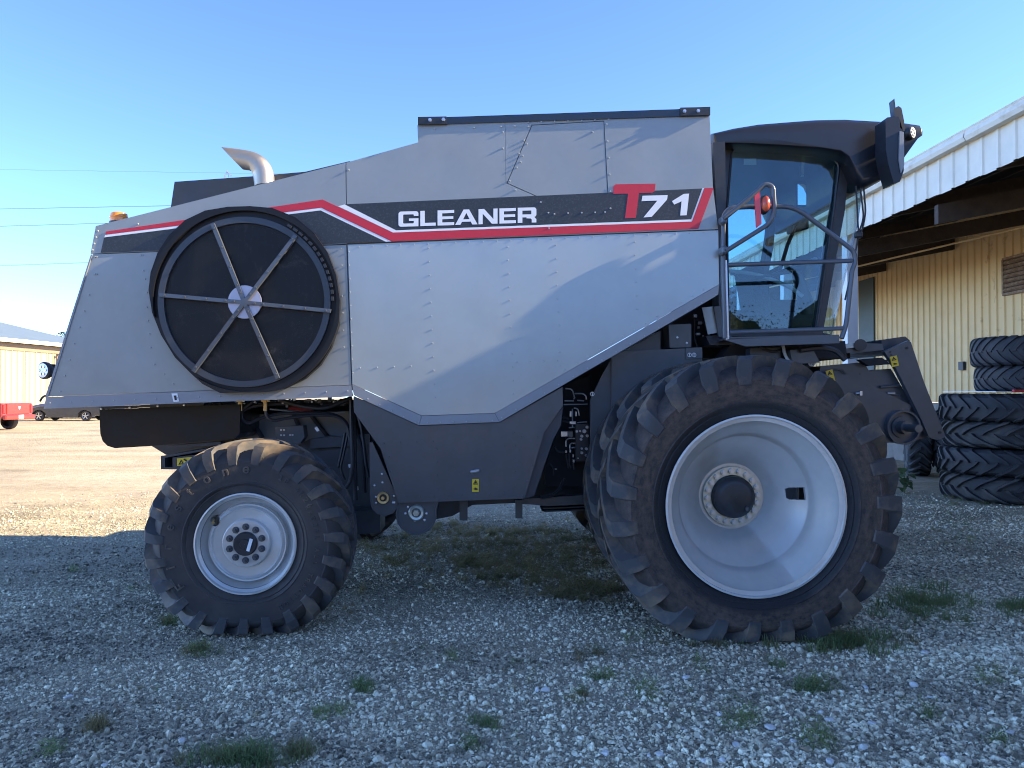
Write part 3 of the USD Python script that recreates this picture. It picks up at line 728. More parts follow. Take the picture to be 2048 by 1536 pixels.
# --- engine hood, exhaust, beacon
obj(cb, 'engine_hood', plate([(341, 418), (349, 363.5), (505, 352.5), (610, 343.5), (700, 322), (700, 440), (345, 440)], 0.35, 1.6), 'dark_frame', False)
a = [L(530, 372, 0.2), L(527, 348, 0.2), L(520, 334, 0.2), L(508, 325, 0.2), L(492, 320.5, 0.2), L(476, 318, 0.2), L(462, 316.5, 0.2)]
rad = 0.078
t1 = tube(fillet(a, 0.05, 3), rad, 24, caps=False)
t2 = tube(fillet(a, 0.05, 3), rad - 0.006, 24, caps=False)
for t in (t1, t2):
    v = np.array(t.vertices)
    tip = L(466, 317, 0.2)
    # slanted cut: the upper lip reaches further out than the lower one
    out = np.array([-1.0, 0, 0.08]); out /= np.linalg.norm(out)
    s = (v - tip) @ out
    near = np.clip((s + 0.16) / 0.16, 0, 1)
    v += np.outer(near * (v[:, 2] - tip[2] - 0.01) * 1.15, out)
    t.vertices = v
t2.faces = np.array(t2.faces)[:, ::-1]
e = obj(cb, 'exhaust_pipe', [t1, t2], 'exhaust_steel', 40)
bp = L(238, 443, 0.5)
bc = obj(cb, 'beacon', revolve_y([(0.0001, 0.078), (0.045, 0.076), (0.062, 0.066), (0.068, 0.03), (0.066, 0.0), (0.001, 0)], 24), 'amber_plastic', 40)
pr = stage.GetPrimAtPath(bc); UsdGeom.Xformable(pr).AddTranslateOp().Set(Gf.Vec3d(*map(float, bp + np.array([0, 0, -.005])))); UsdGeom.Xformable(pr).AddRotateXOp().Set(90.0)
obj(bc, 'beacon_base', revolve_y([(0.001, -0.001), (0.072, -0.001), (0.074, -0.05), (0.001, -0.05)], 24), 'black_plastic', 30)
obj(bc, 'beacon_ring', revolve_y([(0.069, 0.04), (0.071, 0.036), (0.0695, 0.03)], 24), 'amber_plastic', 30)
# bird-like wire bracket on the hood
obj(cb, 'hood_bracket', [tube([L(449, 356, .6), L(454, 342, .6), L(462, 352, .6)], 0.006, 6), tube([L(454, 342, .6), L(457, 354, .6)], 0.005, 6)], 'bolt_steel')

# --- rotary screen
cx, cy = 488.5, 601.0
c0 = L(cx, cy, -0.10)
hous = [(297, 580), (301, 545), (315, 505), (338, 470), (370, 440), (410, 421), (455, 413.5), (500, 412), (545, 416), (590, 434), (628, 466), (655, 505), (672, 550), (679.5, 600), (677, 650), (662, 695), (640, 730), (610, 757), (570, 777), (530, 784), (440, 786), (405, 768), (383, 748), (350, 715), (322, 670), (304, 625)]
hp2 = lpoly(hous, -0.05)
hole = Point(*L(488.5, 604, -0.05)[[0, 2]]).buffer(0.56, quad_segs=24)
sc_ = obj(cb, 'screen_housing', [extrude_xz(hp2.difference(hole), -0.05, 0.05), extrude_xz(Point(*c0[[0, 2]]).buffer(0.70, quad_segs=24).intersection(lpoly(hous, -0.09)).difference(Point(*c0[[0, 2]]).buffer(0.665, quad_segs=24)), -0.085, 0.05)], 'housing_black', False)
cc = L(490, 604, -0.06)
RO = 168.5 * (5.54 / F_PX)
obj(sc_, 'screen_ring', extrude_xz(Point(cc[0], cc[2]).buffer(RO, quad_segs=32).difference(Point(cc[0], cc[2]).buffer(RO - 0.045, quad_segs=32)), -0.075, 0.02), 'ring_slate', False)
obj(sc_, 'screen_mesh_disc', extrude_xz(Point(cc[0], cc[2]).buffer(RO - 0.04, quad_segs=32), -0.055, 0.004), 'screen_mesh', False)
# seal brush teeth on the upper right edge
for k in range(14):
    a = math.radians(2 + k * 4.4)
    rr = RO + 0.02
    t = box((0, 0, 0), (0.018, 0.02, 0.03)); t.apply_transform(trimesh.transformations.rotation_matrix(-a, [0, 1, 0])); t.apply_translation((cc[0] + rr * math.cos(a), -0.095, cc[2] + rr * math.sin(a)))
    obj(sc_, 'seal_tooth', t, 'black_plastic', False)
ends = [(425.5, 448), (592, 471), (662, 622), (556, 757), (387, 743), (320, 590)]
cpx = (489, 605)
for i, e in enumerate(ends):
    p, q = L(*cpx, -0.10), L(*e, -0.085)
    v = q - p; ln = np.linalg.norm(v); v /= ln
    w = np.array([v[2], 0, -v[0]]) * 0.014
    ring = lambda c, y0, y1, k=1.0: np.array([c - w * k + [0, y1, 0], c - w * k + [0, y0, 0], c + w * k + [0, y0, 0], c + w * k + [0, y1, 0]])
    sp = obj(sc_, 'screen_spoke', loft([ring(p, -0.012, 0.01), ring(q, -0.012, 0.02)]), 'rail_paint', False)
    bl = []
    for t in (0.12, 0.22, 0.45, 0.7, 0.94):
        b = p + v * ln * t
        v0, f0 = dome_mesh(0.009, 0.008)
        bl.append((v0 + b + [0, -0.012, 0], f0))
    bm = cat_(bl); trimesh.repair.fix_normals(bm, multibody=True)
    obj(sp, 'spoke_bolt', bm, 'bolt_steel', 30) if False else obj(sc_, 'spoke_bolt', bm, 'dark_bolt', 30, kind='stuff')
pc = L(489.5, 604, -0.085)
MATS['iridescent'] = usdkit.material(stage, '/World/Looks/iridescent', {'p': ('principled_bsdf', {'base_color': (0.45, 0.41, 0.45), 'metallic': 0.6, 'roughness': 0.3})}, [], surface='p.BSDF')
obj(sc_, 'screen_hub', cyl_y(pc[0], -0.088, pc[2], 0.122, 0.012, 40), 'iridescent', 20)
# chamber behind the screen: fins and fan
obj(cb, 'radiator', extrude_xz(Point(cc[0], cc[2]).buffer(.66, quad_segs=20), -0.010, .008), 'interior_dark', False)
obj(cb, 'radiator_fin', [box((cc[0] - .62 + k * 0.05, -0.014, cc[2]), (0.016, 0.004, math.sqrt(max(0.01, .6 ** 2 - (-.62 + k * .05) ** 2)) * 1.9)) for k in range(1, 25)], 'dark_frame', False, kind='stuff')
for k in range(5):
    t = box((0.3, 0, 0), (0.5, 0.006, 0.07)); t.apply_transform(trimesh.transformations.rotation_matrix(0.12, [1, 0, 0])); t.apply_transform(trimesh.transformations.rotation_matrix(k * 2 * math.pi / 5 + .5, [0, 1, 0])); t.apply_translation((cc[0], -0.030, cc[2]))
    obj(sc_, 'fan_blade', t, 'ring_slate', False)

# --- underside at the rear: chute, bumper bracket, chassis, hoses
S2 = (2.649, 60, 720)
ch = lpoly(Z([(368, 262), (372, 390), (385, 430), (410, 455), (450, 467), (620, 457), (1080, 418), (1110, 390), (1115, 235)], *S2), 0.25)
obj(cb, 'straw_chute', extrude_xz(ch, 0.25, 2.1), 'chute_black', 20)
obj(cb, 'chute_strip', plate(Z([(368, 262), (920, 240), (920, 226), (368, 247)], *S2), 0.235, 0.02), 'black_plastic', False)
obj(cb, 'chute_bolt', rivets(Z([(379, 258), (531, 252), (678, 243), (818, 238)], *S2), 0.235, 0.012, 0.01), 'bolt_steel', 30, kind='stuff')
obj(cb, 'rear_bumper', [plate([(322, 912), (420, 896), (420, 900), (330, 915.5), (330, 934), (420, 936), (420, 941), (322, 938)], 0.18, 1.9), plate([(345, 915), (430, 905), (430, 938), (345, 937)], 0.19, 0.02)], 'dark_frame', False)
obj(cb, 'under_chute_bar', plate(Z([(720, 455), (1010, 432), (1010, 448), (720, 472)], *S2), 0.30, 0.1), 'dark_frame', False)
ws = obj(cb, 'warning_sticker', plate([(354, 917), (383, 914), (383, 931), (354, 932)], 0.186, 0.003), 'sticker_yellow', False)
obj(ws, 'warning_symbol', plate(Polygon([(357, 929), (362, 919), (368, 928.6)]).difference(Polygon([(360, 927), (362.3, 922.5), (365, 926.8)])), 0.183, 0.003), 'ink_black', False)
obj(ws, 'warning_symbol', plate(Polygon([(366, 918), (369, 917), (379, 925), (376, 927)]), 0.183, 0.003), 'ink_black', False)
# chassis plate with reflective tan-lit sheet
obj(cb, 'chassis_plate', plate([(480, 830), (700, 822), (704, 1000), (690, 1010), (480, 1010)], 0.75, 0.05), 'grey_flange', False)
obj(cb, 'chassis_arch', extrude_xz(lpoly([(560, 1010), (564, 930), (590, 893), (620, 878), (660, 872), (704, 876), (742, 890), (742, 1012)], 0.62), 0.62, 0.1), 'charcoal_paint', 30)
obj(cb, 'chassis_beam', plate([(620, 878), (740, 868), (740, 890), (620, 897)], 0.55, 0.08), 'charcoal_paint', False)
obj(cb, 'axle_beam', plate([(440, 1040), (760, 1020), (760, 1065), (440, 1090)], 0.30, 0.30), 'dark_frame', False)
obj(cb, 'rear_axle', cyl_y(L(490, 1088, 0)[0], -0.3, 0.62, 0.085, 3.3, 20), 'dark_frame')
for (ax, ay, bx, by, d, r) in ((585, 822, 602, 862, .7, .02), (500, 835, 525, 876, .7, .022), (600, 803, 665, 885, .72, .02), (474, 812, 492, 850, .7, .02)):
    obj(cb, 'frame_strut', tube([L(ax, ay, d), L(bx, by, d)], r, 6), 'dark_frame', False)
obj(cb, 'chassis_back', plate([(300, 800), (1060, 800), (1150, 740), (1330, 640), (1330, 985), (1130, 990), (1000, 1000), (740, 1005), (480, 1000), (300, 890)], 1.2, 0.6), 'dark_frame', False)
cx_ = obj(cb, 'control_box', plate([(550, 854), (606, 851), (609, 874), (600, 887), (552, 888)], 0.42, 0.12), 'charcoal_paint', False)
for (a, b) in ((562, 860), (568, 860), (562, 870.5), (568, 870.5), (580, 870), (585, 870)):
    obj(cx_, 'socket', plate([(a - 1.7, b - 1.6), (a + 1.7, b - 1.6), (a + 1.7, b + 1.6), (a - 1.7, b + 1.6)], 0.412, 0.008), 'bolt_steel', False)
obj(cb, 'cable_tag', plate([(629, 856), (634, 853), (639, 861), (634, 863.5)], 0.40, 0.004), 'sticker_white', False)
obj(cb, 'cable_tag', plate([(696, 929), (708, 926), (709, 933), (698, 936)], 0.33, 0.004), 'sticker_white', False)
obj(cb, 'cable_tag', plate([(708, 974), (716, 972.5), (717, 980), (711, 982)], 0.33, 0.004), 'sticker_white', False)
obj(cb, 'red_bar', plate([(576, 814), (625, 812), (626, 821), (577, 823)], 0.6, 0.03), 'decal_red', False)
def hose(pts, d, r=0.012, name='hose', mat='hose', fr=0.12):
    obj(cb, name, tube(fillet([L(a, b, d + (c[0] if c else 0)) for a, b, *c in pts], fr, 5), r, 7), mat, 40)
hose([(482, 802), (483, 838), (497, 848), (520, 836), (560, 826), (660, 826), (690, 838), (704, 870), (706, 960)], .30, .013)
hose([(531, 802), (532, 832), (545, 842), (575, 836), (620, 830), (675, 831), (696, 850), (700, 880)], .28, .013)
hose([(420, 806), (440, 836), (470, 832), (500, 812), (560, 806), (640, 812), (690, 803)], .33, .016)
hose([(440, 806), (455, 826), (480, 822), (510, 800)], .30, .016)
hose([(560, 800), (600, 812), (650, 818), (690, 800), (704, 796)], .26, .018)
hose([(702, 800), (703, 870), (706, 930), (700, 965), (690, 978)], .22, .016)
hose([(712, 820), (722, 850), (728, 890), (732, 930), (738, 955)], .20, .013)
hose([(706, 840), (716, 870), (726, 900), (730, 985)], .26, .012)
hose([(690, 865), (684, 900), (676, 935)], .35, .012)
hose([(696, 867), (688, 905), (680, 940), (690, 960)], .33, .010)
hose([(708, 812), (709, 900), (711, 1000)], .24, .017)
hose([(540, 818), (620, 826), (690, 824)], .42, .008, name='steel_line', mat='bolt_steel')
for (a, b) in ((481, 800), (531, 800)):
    p = L(a, b, .28)
    obj(cb, 'hose_fitting', [box(p, (0.055, .04, .03)), cyl_y(p[0], p[1] - .03, p[2] - .01, .014, .05, 8), trimesh.creation.cylinder(0.017, 0.07, 10, transform=trimesh.transformations.translation_matrix(p + np.array([0, 0, -.05])))], 'brass', 30)
rs = np.random.default_rng(3)
fit = []
for k in range(26):
    p = L(rs.uniform(430, 700), rs.uniform(796, 812), rs.uniform(.3, .5))
    fit.append(rbox(p, rs.uniform(.012, .04, 3), .004))
obj(cb, 'small_fitting', fit, 'dark_bolt', False, kind='stuff')
fit = []
for k in range(14):
    p = L(rs.uniform(470, 700), rs.uniform(797, 808), rs.uniform(.24, .3))
    fit.append(rbox(p, rs.uniform(.008, .022, 3), .003))
obj(cb, 'small_clamp', fit, 'bolt_steel', False, kind='stuff')

# --- pulley arms below
pl = obj(cb, 'elevator_foot', plate([(739, 885), (745, 884), (797, 1000), (795, 1015), (786, 1027), (770, 1032), (754, 1028), (743, 1016), (740, 1000)], 0.05, 0.10), 'charcoal_paint', False)
p = L(767, 995, 0.05)
obj(pl, 'bearing', [revolve_y([(.028, .045), (.028, .03), (.044, .028), (.047, .034), (.047, .05)], 28).apply_translation((p[0], 0, p[2])), cyl_y(p[0], 0.0, p[2], .013, .05, 12)], 'brass', 30)
obj(pl, 'bearing_core', cyl_y(p[0], .035, p[2], .028, .02, 24), 'ink_black', 30)
obj(pl, 'foot_bolt', rivets([(749, 971), (765, 965), (752, 994), (752, 1006), (788, 992), (789, 1005), (764, 948), (786, 1005)], .05, .010, .01), 'bolt_steel', 30, kind='stuff')
p = L(833, 1028, 0.06)
rr = 38 * 5.66 / F_PX
pl2 = obj(cb, 'elevator_foot', [extrude_xz(Point(p[0], p[2]).buffer(rr, quad_segs=12).union(lpoly([(797, 1003), (878, 1001), (868, 1040), (845, 1055), (800, 1040)], .06)), 0.045, .10), extrude_xz(Point(p[0], p[2]).buffer(rr * 1.06, quad_segs=16).difference(Point(p[0], p[2]).buffer(rr * .97, quad_segs=16)), 0.035, .02)], 'charcoal_paint', 30)
p2 = L(833, 1025, .045)
obj(pl2, 'bearing', [revolve_y([(.036, .045), (.036, .026), (.052, .022), (.060, .030), (.060, .048)], 32).apply_translation((p2[0], 0, p2[2])), cyl_y(p2[0], .006, p2[2], .024, .04, 6), cyl_y(p2[0], -.004, p2[2], .013, .02, 12)], 'yellow_zinc', 30)
obj(pl2, 'bearing_core', cyl_y(p2[0], .036, p2[2], .037, .02, 24), 'dark_bolt', 30)
obj(pl2, 'foot_bolt', rivets([(816, 1014), (811, 1027), (853, 1027), (849, 1040), (830, 1041)], .045, .011, .01), 'bolt_steel', 30, kind='stuff')
for (x0, x1, y1) in ((919, 935, 1041), (1031, 1045, 1037)):
    obj(cb, 'support_leg', plate([(x0, 1000), (x1, 1000), (x1, y1), (x0, y1)], 0.30, 0.06), 'charcoal_paint', False)
obj(cb, 'lower_trough', plate([(860, 1002), (1050, 996), (1030, 1006), (945, 1010), (905, 1032), (865, 1040)], 0.45, 1.4), 'dark_frame', False)
obj(cb, 'frame_rail', plate([(1045, 998), (1260, 985), (1260, 1004), (1100, 1012), (1045, 1008)], 0.40, 0.10), 'charcoal_paint', False)
obj(cb, 'step_mesh', [plate([(1084, 1004 + k * 6), (1180, 1000 + k * 6), (1180, 1002.4 + k * 6), (1090, 1006.4 + k * 6)], 0.48, 0.3) for k in range(4)], 'dark_frame', False, kind='stuff')

# --- hydraulic bay
S5 = (5.906, 1080, 760)
obj(cb, 'hydraulic_bay', plate(Z([(270, 60), (600, -60), (600, 1250), (60, 1250), (60, 1000), (180, 700)], *S5), 0.55, 0.1), 'interior_dark', False)
mb = obj(cb, 'valve_block', plate(Z([(420, 520), (575, 520), (575, 960), (420, 960)], *S5), 0.36, 0.16), 'black_plastic', False)
for (a, b, r) in ((552, 556, 18), (430, 606, 15), (470, 603, 12), (520, 604, 23), (490, 662, 18), (556, 658, 18), (482, 700, 15), (490, 808, 13), (545, 812, 17), (490, 858, 17), (543, 888, 16), (448, 922, 8)):
    p = L(1080 + a / 5.906, 760 + b / 5.906, .36)
    obj(mb, 'port_plug', cyl_y(p[0], .335, p[2], r / 5.906 * 5.96 / F_PX, .03, 8), 'bolt_steel', 30)
for pts in ([(300, 100), (380, 105), (410, 215), (395, 225)], [(410, 160), (510, 160), (545, 190), (548, 230)], [(290, 245), (400, 245)], [(440, 240), (520, 245)], [(280, 290), (560, 285)], [(400, 330), (450, 340), (465, 420)],
            [(310, 790), (310, 710), (330, 692), (410, 690)], [(355, 830), (355, 760), (375, 745), (415, 745)], [(370, 800), (415, 798)], [(340, 562), (405, 560)], [(383, 340), (385, 560)], [(440, 505), (555, 492)]):
    hose(Z(pts, *S5), .38, .006, name='steel_line', mat='bolt_steel', fr=.03)
for (a, b, w, h) in ((287, 637, 80, 66), (362, 400, 26, 70), (425, 400, 22, 60), (388, 505, 74, 40), (308, 845, 22, 34), (356, 838, 26, 40), (392, 895, 18, 40), (398, 955, 24, 40), (175, 1050, 50, 16), (360, 640, 60, 80)):
    c = L(1080 + a / 5.906, 760 + b / 5.906, .37)
    s_ = 5.97 / F_PX / 5.906
    obj(cb, 'valve_body', rbox(c, (w * s_, .03, h * s_), .004), 'bolt_steel' if w != 60 else 'dark_bolt', False)
for pts in ([(310, 880), (340, 1040)], [(345, 870), (350, 1000), (370, 1040)], [(395, 980), (405, 1060)], [(100, 990), (165, 1030), (165, 1130)], [(180, 790), (210, 850), (290, 850)], [(0, 1380), (150, 1350), (230, 1280), (270, 1180)], [(0, 1400), (170, 1370), (260, 1260), (290, 1160)], [(270, 440), (340, 460)], [(270, 480), (340, 500)]):
    hose(Z(pts, *S5), .34, .009)

# --- dark fender boxes beside the front wheel
obj(cb, 'fender_side', plate([(1181, 800), (1203, 752), (1222, 720), (1222, 1000), (1181, 1000)], 0.20, 0.04), 'charcoal_paint', False)
obj(cb, 'fender_box', plate([(1223, 715), (1246, 702.5), (1404, 695), (1404, 720), (1404, 1000), (1223, 1000)], 0.17, 0.6), 'charcoal_paint', False)
obj(cb, 'fender_plate', plate([(1372, 696), (1404, 694.5), (1405, 716), (1372, 718)], 0.155, 0.012), 'charcoal_paint', False)
for (a, b) in ((1184.5, 788), (1379, 710), (1388, 710)):
    p = L(a, b, .15)
    t = trimesh.creation.torus(0.015, 0.0035, 18, 6); t.apply_transform(trimesh.transformations.rotation_matrix(math.pi / 2, [1, 0, 0])); t.apply_translation(p)
    obj(cb, 'locking_ring', [t, box(p, (.006, .006, .03))], 'bolt_steel', 30)
obj(cb, 'cab_support', plate([(1250, 703), (1321, 662), (1321, 701)], 0.30, 0.3), 'charcoal_paint', False)
obj(cb, 'cab_base', plate([(1321, 660), (1440, 588), (1470, 600), (1470, 690), (1700, 688), (1700, 716), (1321, 716)], 0.75, 1.2), 'interior_dark', False)
bx = obj(cb, 'electric_box', extrude_xz(lpoly([(1340, 652), (1380, 650), (1380, 692), (1342, 693)], .20).buffer(.01, quad_segs=3), .20, .2), 'charcoal_paint', 30)
obj(bx, 'box_bolt', rivets([(1354.5, 675), (1373.5, 686)], .20, .010, .008), 'bolt_steel', 30, kind='stuff')
for (a, b, w, h) in ((1390, 632, 8, 7), (1400, 646, 8, 6), (1396, 668, 9, 5), (1406, 673, 3, 6), (1397, 655, 5, 5)):
    obj(cb, 'connector', rbox(L(a, b, .42), (w * .004, .02, h * .004), .004), 'bolt_steel', False)
hose([(1388, 625), (1390, 650), (1388, 672), (1395, 695)], .45, .008)
hose([(1392, 640), (1408, 642), (1412, 660)], .45, .006)
obj(cb, 'step_plate', plate([(1404, 615), (1427, 613), (1436, 665), (1416, 669)], .25, .01), 'silver_panel', False)
obj(cb, 'step_plate', plate([(1428, 613), (1440, 612), (1452, 672), (1438, 674)], .22, .03), 'charcoal_paint', False)
obj(cb, 'step_mount', plate([(1412, 672), (1462, 668), (1470, 690), (1420, 690)], .30, .3), 'dark_frame', False)

# --- platform, hand rails
S6 = (6.4, 1430, 480)
pf = obj(cb, 'platform', [plate(Z([(110, 1275), (1590, 1215), (1595, 1320), (400, 1362)], *S6), -0.02, 0.03), extrude_xz(lpoly(Z([(200, 1240), (1590, 1210), (1590, 1230), (200, 1262)], *S6), 0.0), 0.01, .50)], 'rail_paint', False)
S4 = (6.4, 1430, 280)
def rail(pts, d, r=0.017, name='hand_rail', mat='rail_paint', fr=.1):
    return obj(cb, name, tube(fillet([L(a, b, d) for a, b in pts], fr, 7), r, 12), mat, 40)
rail(Z([(130, 1260 + 1280)], *S4) + [(1446, 545)] + Z([(110, 960), (190, 870), (520, 850), (1010, 850), (1780, 1420), (1800, 1560)], *S4) + [(1704, 540)] + Z([(1680, 1080), (1620, 1260)], *S6), -0.01, .018)
rail(Z([(165, 320), (1750, 265)], *S6), -0.01, .017)
rail(Z([(185, 1185), (1650, 1130)], *S6), -0.01, .017)
obj(cb, 'rail_post', plate([(1447, 520), (1454, 520), (1458.5, 678), (1452, 679)], -0.015, .02), 'bolt_steel', False)
rail(Z([(110, 1010), (500, 690), (640, 560), (740, 590), (765, 900), (700, 1070), (140, 1420)], *S4), -0.10, .018, name='light_guard', fr=.16)
for b in (1030, 1420):
    p = L(1430 + 105 / 6.4, 280 + b / 6.4, -.06)
    obj(cb, 'guard_hinge', rbox(p, (.05, .09, .06), .012), 'rail_paint', 30)
rr_ = obj(cb, 'red_reflector', plate(Z([(505, 670), (575, 645), (597, 1075), (530, 1125)], *S4), -0.11, .012), 'reflector_red', False)
q = L(1430 + 640 / 6.4, 280 + 825 / 6.4, -.10)
lm = revolve_y([(0.001, -.03), (.04, -.027), (.058, -.012), (.062, .01), (.062, .03), (.001, .035)], 28)
lm.apply_scale((.62, 1, 1.15)); lm.apply_translation(q)
lp = obj(cb, 'warning_lamp', lm, 'black_plastic', 40)
l2 = revolve_y([(0.001, -.045), (.035, -.04), (.05, -.028), (.052, -.012)], 24); l2.apply_scale((.62, 1, 1.15)); l2.apply_translation(q)
obj(lp, 'lamp_lens', l2, 'lens_orange', 40)

# --- cab
CN, CF = 0.50, BW - 0.50      # near and far side planes of the cab
gx_px = Z([(165, 600), (240, 110), (880, 95), (1490, 190), (1590, 330), (1560, 760), (1350, 1530)], *S4)
glz = [(1455, 662), (1452, 420), (1463, 297), (1560, 292), (1662, 306), (1682, 330), (1672, 400), (1660, 470), (1636, 650), (1628, 660)]
cabout = Polygon([(1440, 672), (1436, 560), (1432, 420), (1431, 283), (1560, 275), (1690, 300), (1697, 340), (1690, 420), (1664, 560), (1645, 672)])
frame_poly = lpoly(cabout, CN)
side_open = lpoly(Polygon(glz), CN)
for d_ in (CN, CF - 0.05):
    obj(cb, 'cab_frame', extrude_xz(frame_poly.difference(side_open), d_, 0.05), 'black_plastic', False)
obj(cb, 'side_window', extrude_xz(side_open.buffer(.004), CN + .02, .006), 'cab_glass', False)
obj(cb, 'side_window', extrude_xz(side_open.buffer(.004), CF - .026, .006), 'cab_glass', False, label='far side cab window seen through the cab')
# rear wall of the cab with a window opening, floor
def lv(px, py, d): return L(px, py, d)
xr0 = L(1438, 420, CN)[0]
zlo, zhi = L(1440, 672, CN)[2], L(1440, 283, CN)[2]
obj(cb, 'cab_rear_wall', [box((xr0 + .02, (CN + CF) / 2, zlo + .22), (.04, CF - CN - .1, .44)), box((xr0 + .02, (CN + CF) / 2, zhi - .10), (.04, CF - CN - .1, .2)), box((xr0 + .02, CN + .12, (zlo + zhi) / 2), (.04, .16, zhi - zlo)), box((xr0 + .02, CF - .12, (zlo + zhi) / 2), (.04, .16, zhi - zlo))], 'interior_dark', False)
xf = L(1645, 672, CN)[0]
obj(cb, 'cab_floor', box(((xr0 + xf) / 2 + .05, (CN + CF) / 2, zlo - .02), (xf - xr0 + .1, CF - CN - .02, .05)), 'interior_dark', False)
obj(cb, 'cab_headliner', box(((xr0 + L(1690, 300, CN)[0]) / 2, (CN + CF) / 2, zhi - .03), (L(1690, 300, CN)[0] - xr0, CF - CN - .12, .05)), 'cab_cream', False)
# curved windscreen: bulges forward between the two front pillars
front_px = [(1694, 312), (1697, 340), (1690, 420), (1676, 500), (1664, 560), (1650, 650), (1645, 672)]
rows = []
for (a, b) in front_px:
    p = L(a, b, CN)
    row = []
    for t in np.linspace(0, 1, 17):
        y = CN + .01 + (CF - CN - .02) * t
        bul = 0.42 * (1 - abs(2 * t - 1) ** 2.6)
        row.append([p[0] + bul * (0.75 + 0.25 * (p[2] - zlo) / (zhi - zlo)), y, p[2]])
    rows.append(row)
rows = np.array(rows)
nr, ncol = rows.shape[:2]
ii = np.arange(nr * ncol).reshape(nr, ncol)
fq = np.stack([ii[:-1, :-1], ii[1:, :-1], ii[1:, 1:], ii[:-1, 1:]], -1).reshape(-1, 4)
obj(cb, 'windscreen', (rows.reshape(-1, 3), fq), 'cab_glass', True)
bot = rows[-1]
bring = np.vstack([bot + [0, 0, -.06], bot[::-1] + [0, 0, 0.0]])
obj(cb, 'windscreen_sill', tube(bot, 0.03, 8), 'black_plastic', 40)
obj(cb, 'windscreen_sill', tube(rows[0], 0.03, 8), 'black_plastic', 40)
# A-pillars inside the glass
for d in (CN + .05, CF - .05):
    off = lambda a, b: L(a, b, CN) * [1, 0, 1] + [0, d, 0]
    obj(cb, 'cab_pillar', tube([off(1682, 315), off(1674, 400), off(1655, 520), off(1636, 668)], [.03, .032, .035, .04], 8), 'black_plastic', 40)
# door seam and grab bar
obj(cb, 'door_seal', [tube(fillet([L(a, b, CN - .004) for a, b in [(1457, 660), (1454, 420), (1464, 298), (1560, 293.5), (1660, 307), (1678, 330), (1668, 420), (1634, 658), (1457, 661)]], .04, 4), .009, 6)], 'black_plastic', 40)
obj(cb, 'grab_bar', tube(fillet([L(*q, CN + .06) for q in Z([(180, 400), (420, 420), (640, 470), (960, 600), (1120, 720)], *S6)], .1, 6), .017, 10), 'cab_cream', 40)
obj(cb, 'door_bar', tube(fillet([L(*q, CN + .05) for q in Z([(200, 440), (240, 430), (310, 500)], *S6)] + [L(*q, CN + .05) for q in Z([(600, 470), (980, 410)], *S6)], .03, 4), .012, 8), 'black_plastic', 40)
obj(cb, 'interior_panel', extrude_xz(lpoly([(1438, 575), (1530, 575), (1600, 590), (1660, 610), (1650, 672), (1440, 672)], CN) , CF - .12, .04), 'interior_dark', False)
obj(cb, 'label_card', plate(Z([(370, 240), (530, 235), (530, 318), (370, 318)], *S4), CN + .028, .002), 'cab_cream', False)
# seat, console, steering wheel, monitor, mirrors
sc0 = L(1570, 640, 1.25)
seat = obj(cb, 'seat', [rbox(sc0 + [-.02, 0, -.05], (.52, .52, .16), .05)], 'seat_fabric', 30)
bk = rbox((0, 0, 0), (.14, .50, .52), .05); bk.apply_transform(trimesh.transformations.rotation_matrix(-.18, [0, 1, 0])); bk.apply_translation(sc0 + [-.30, 0, .24])
obj(seat, 'seat_back', bk, 'seat_fabric', 30)
obj(seat, 'seat_base', rbox(sc0 + [-.05, 0, -.32], (.4, .42, .4), .04), 'interior_dark', 30)
obj(seat, 'arm_rest', rbox(sc0 + [.05, .34, .18], (.55, .12, .10), .03), 'seat_fabric', 30)
obj(cb, 'side_console', rbox(sc0 + [0, .62, -.1], (.9, .3, .5), .05), 'interior_dark', 30)
st_ = L(1592, 545, 1.25)
colm = obj(cb, 'steering_column', [tube([st_ + [.16, 0, -.75], st_ + [.10, 0, -.3], st_], [.09, .07, .05], 12), rbox(st_ + [.12, 0, -.62], (.16, .2, .4), .04)], 'black_plastic', 40)
t = trimesh.creation.torus(.20, .016, 32, 8); t.apply_transform(trimesh.transformations.rotation_matrix(-.35, [0, 1, 0])); t.apply_translation(st_ + [-.02, 0, .05])
obj(colm, 'steering_wheel', [t, box(st_ + [-.02, 0, .05], (.03, .38, .02))], 'black_plastic', 40)
mo = rbox((0, 0, 0), (.04, .30, .24), .012); mo.apply_transform(trimesh.transformations.rotation_matrix(.3, [0, 0, 1])); mo.apply_translation(L(1595, 440, 1.75))
mon = obj(cb, 'monitor', mo, 'black_plastic', 30)
obj(mon, 'monitor_arm', tube([L(1592, 450, 1.75), L(1575, 490, 1.7), L(1560, 540, 1.6)], .02, 8), 'black_plastic', 40)
mi = obj(cb, 'cab_mirror', rbox(L(1602, 390, .8), (.10, .03, .22), .014), 'black_plastic', 30)
obj(mi, 'mirror_glass', rbox(L(1602, 390, .8) + [0, -.017, 0], (.08, .006, .19), .004), 'mirror_face', False)
obj(mi, 'mirror_arm', tube(fillet([L(1603, 350, .8), L(1606, 330, .8), L(1650, 330, .75), L(1658, 305, .72)], .05, 5), .009, 8), 'black_plastic', 40)
mi2 = rbox(L(1604, 341, .78), (.05, .025, .11), .018)
obj(mi, 'small_mirror', mi2, 'mirror_face', 30)
# rear cab post on the body side
obj(cb, 'cab_rear_post', plate([(1426, 285), (1450, 283), (1452, 400), (1447, 520), (1452, 680), (1438, 690), (1437, 480)], .30, .18), 'black_plastic', False)

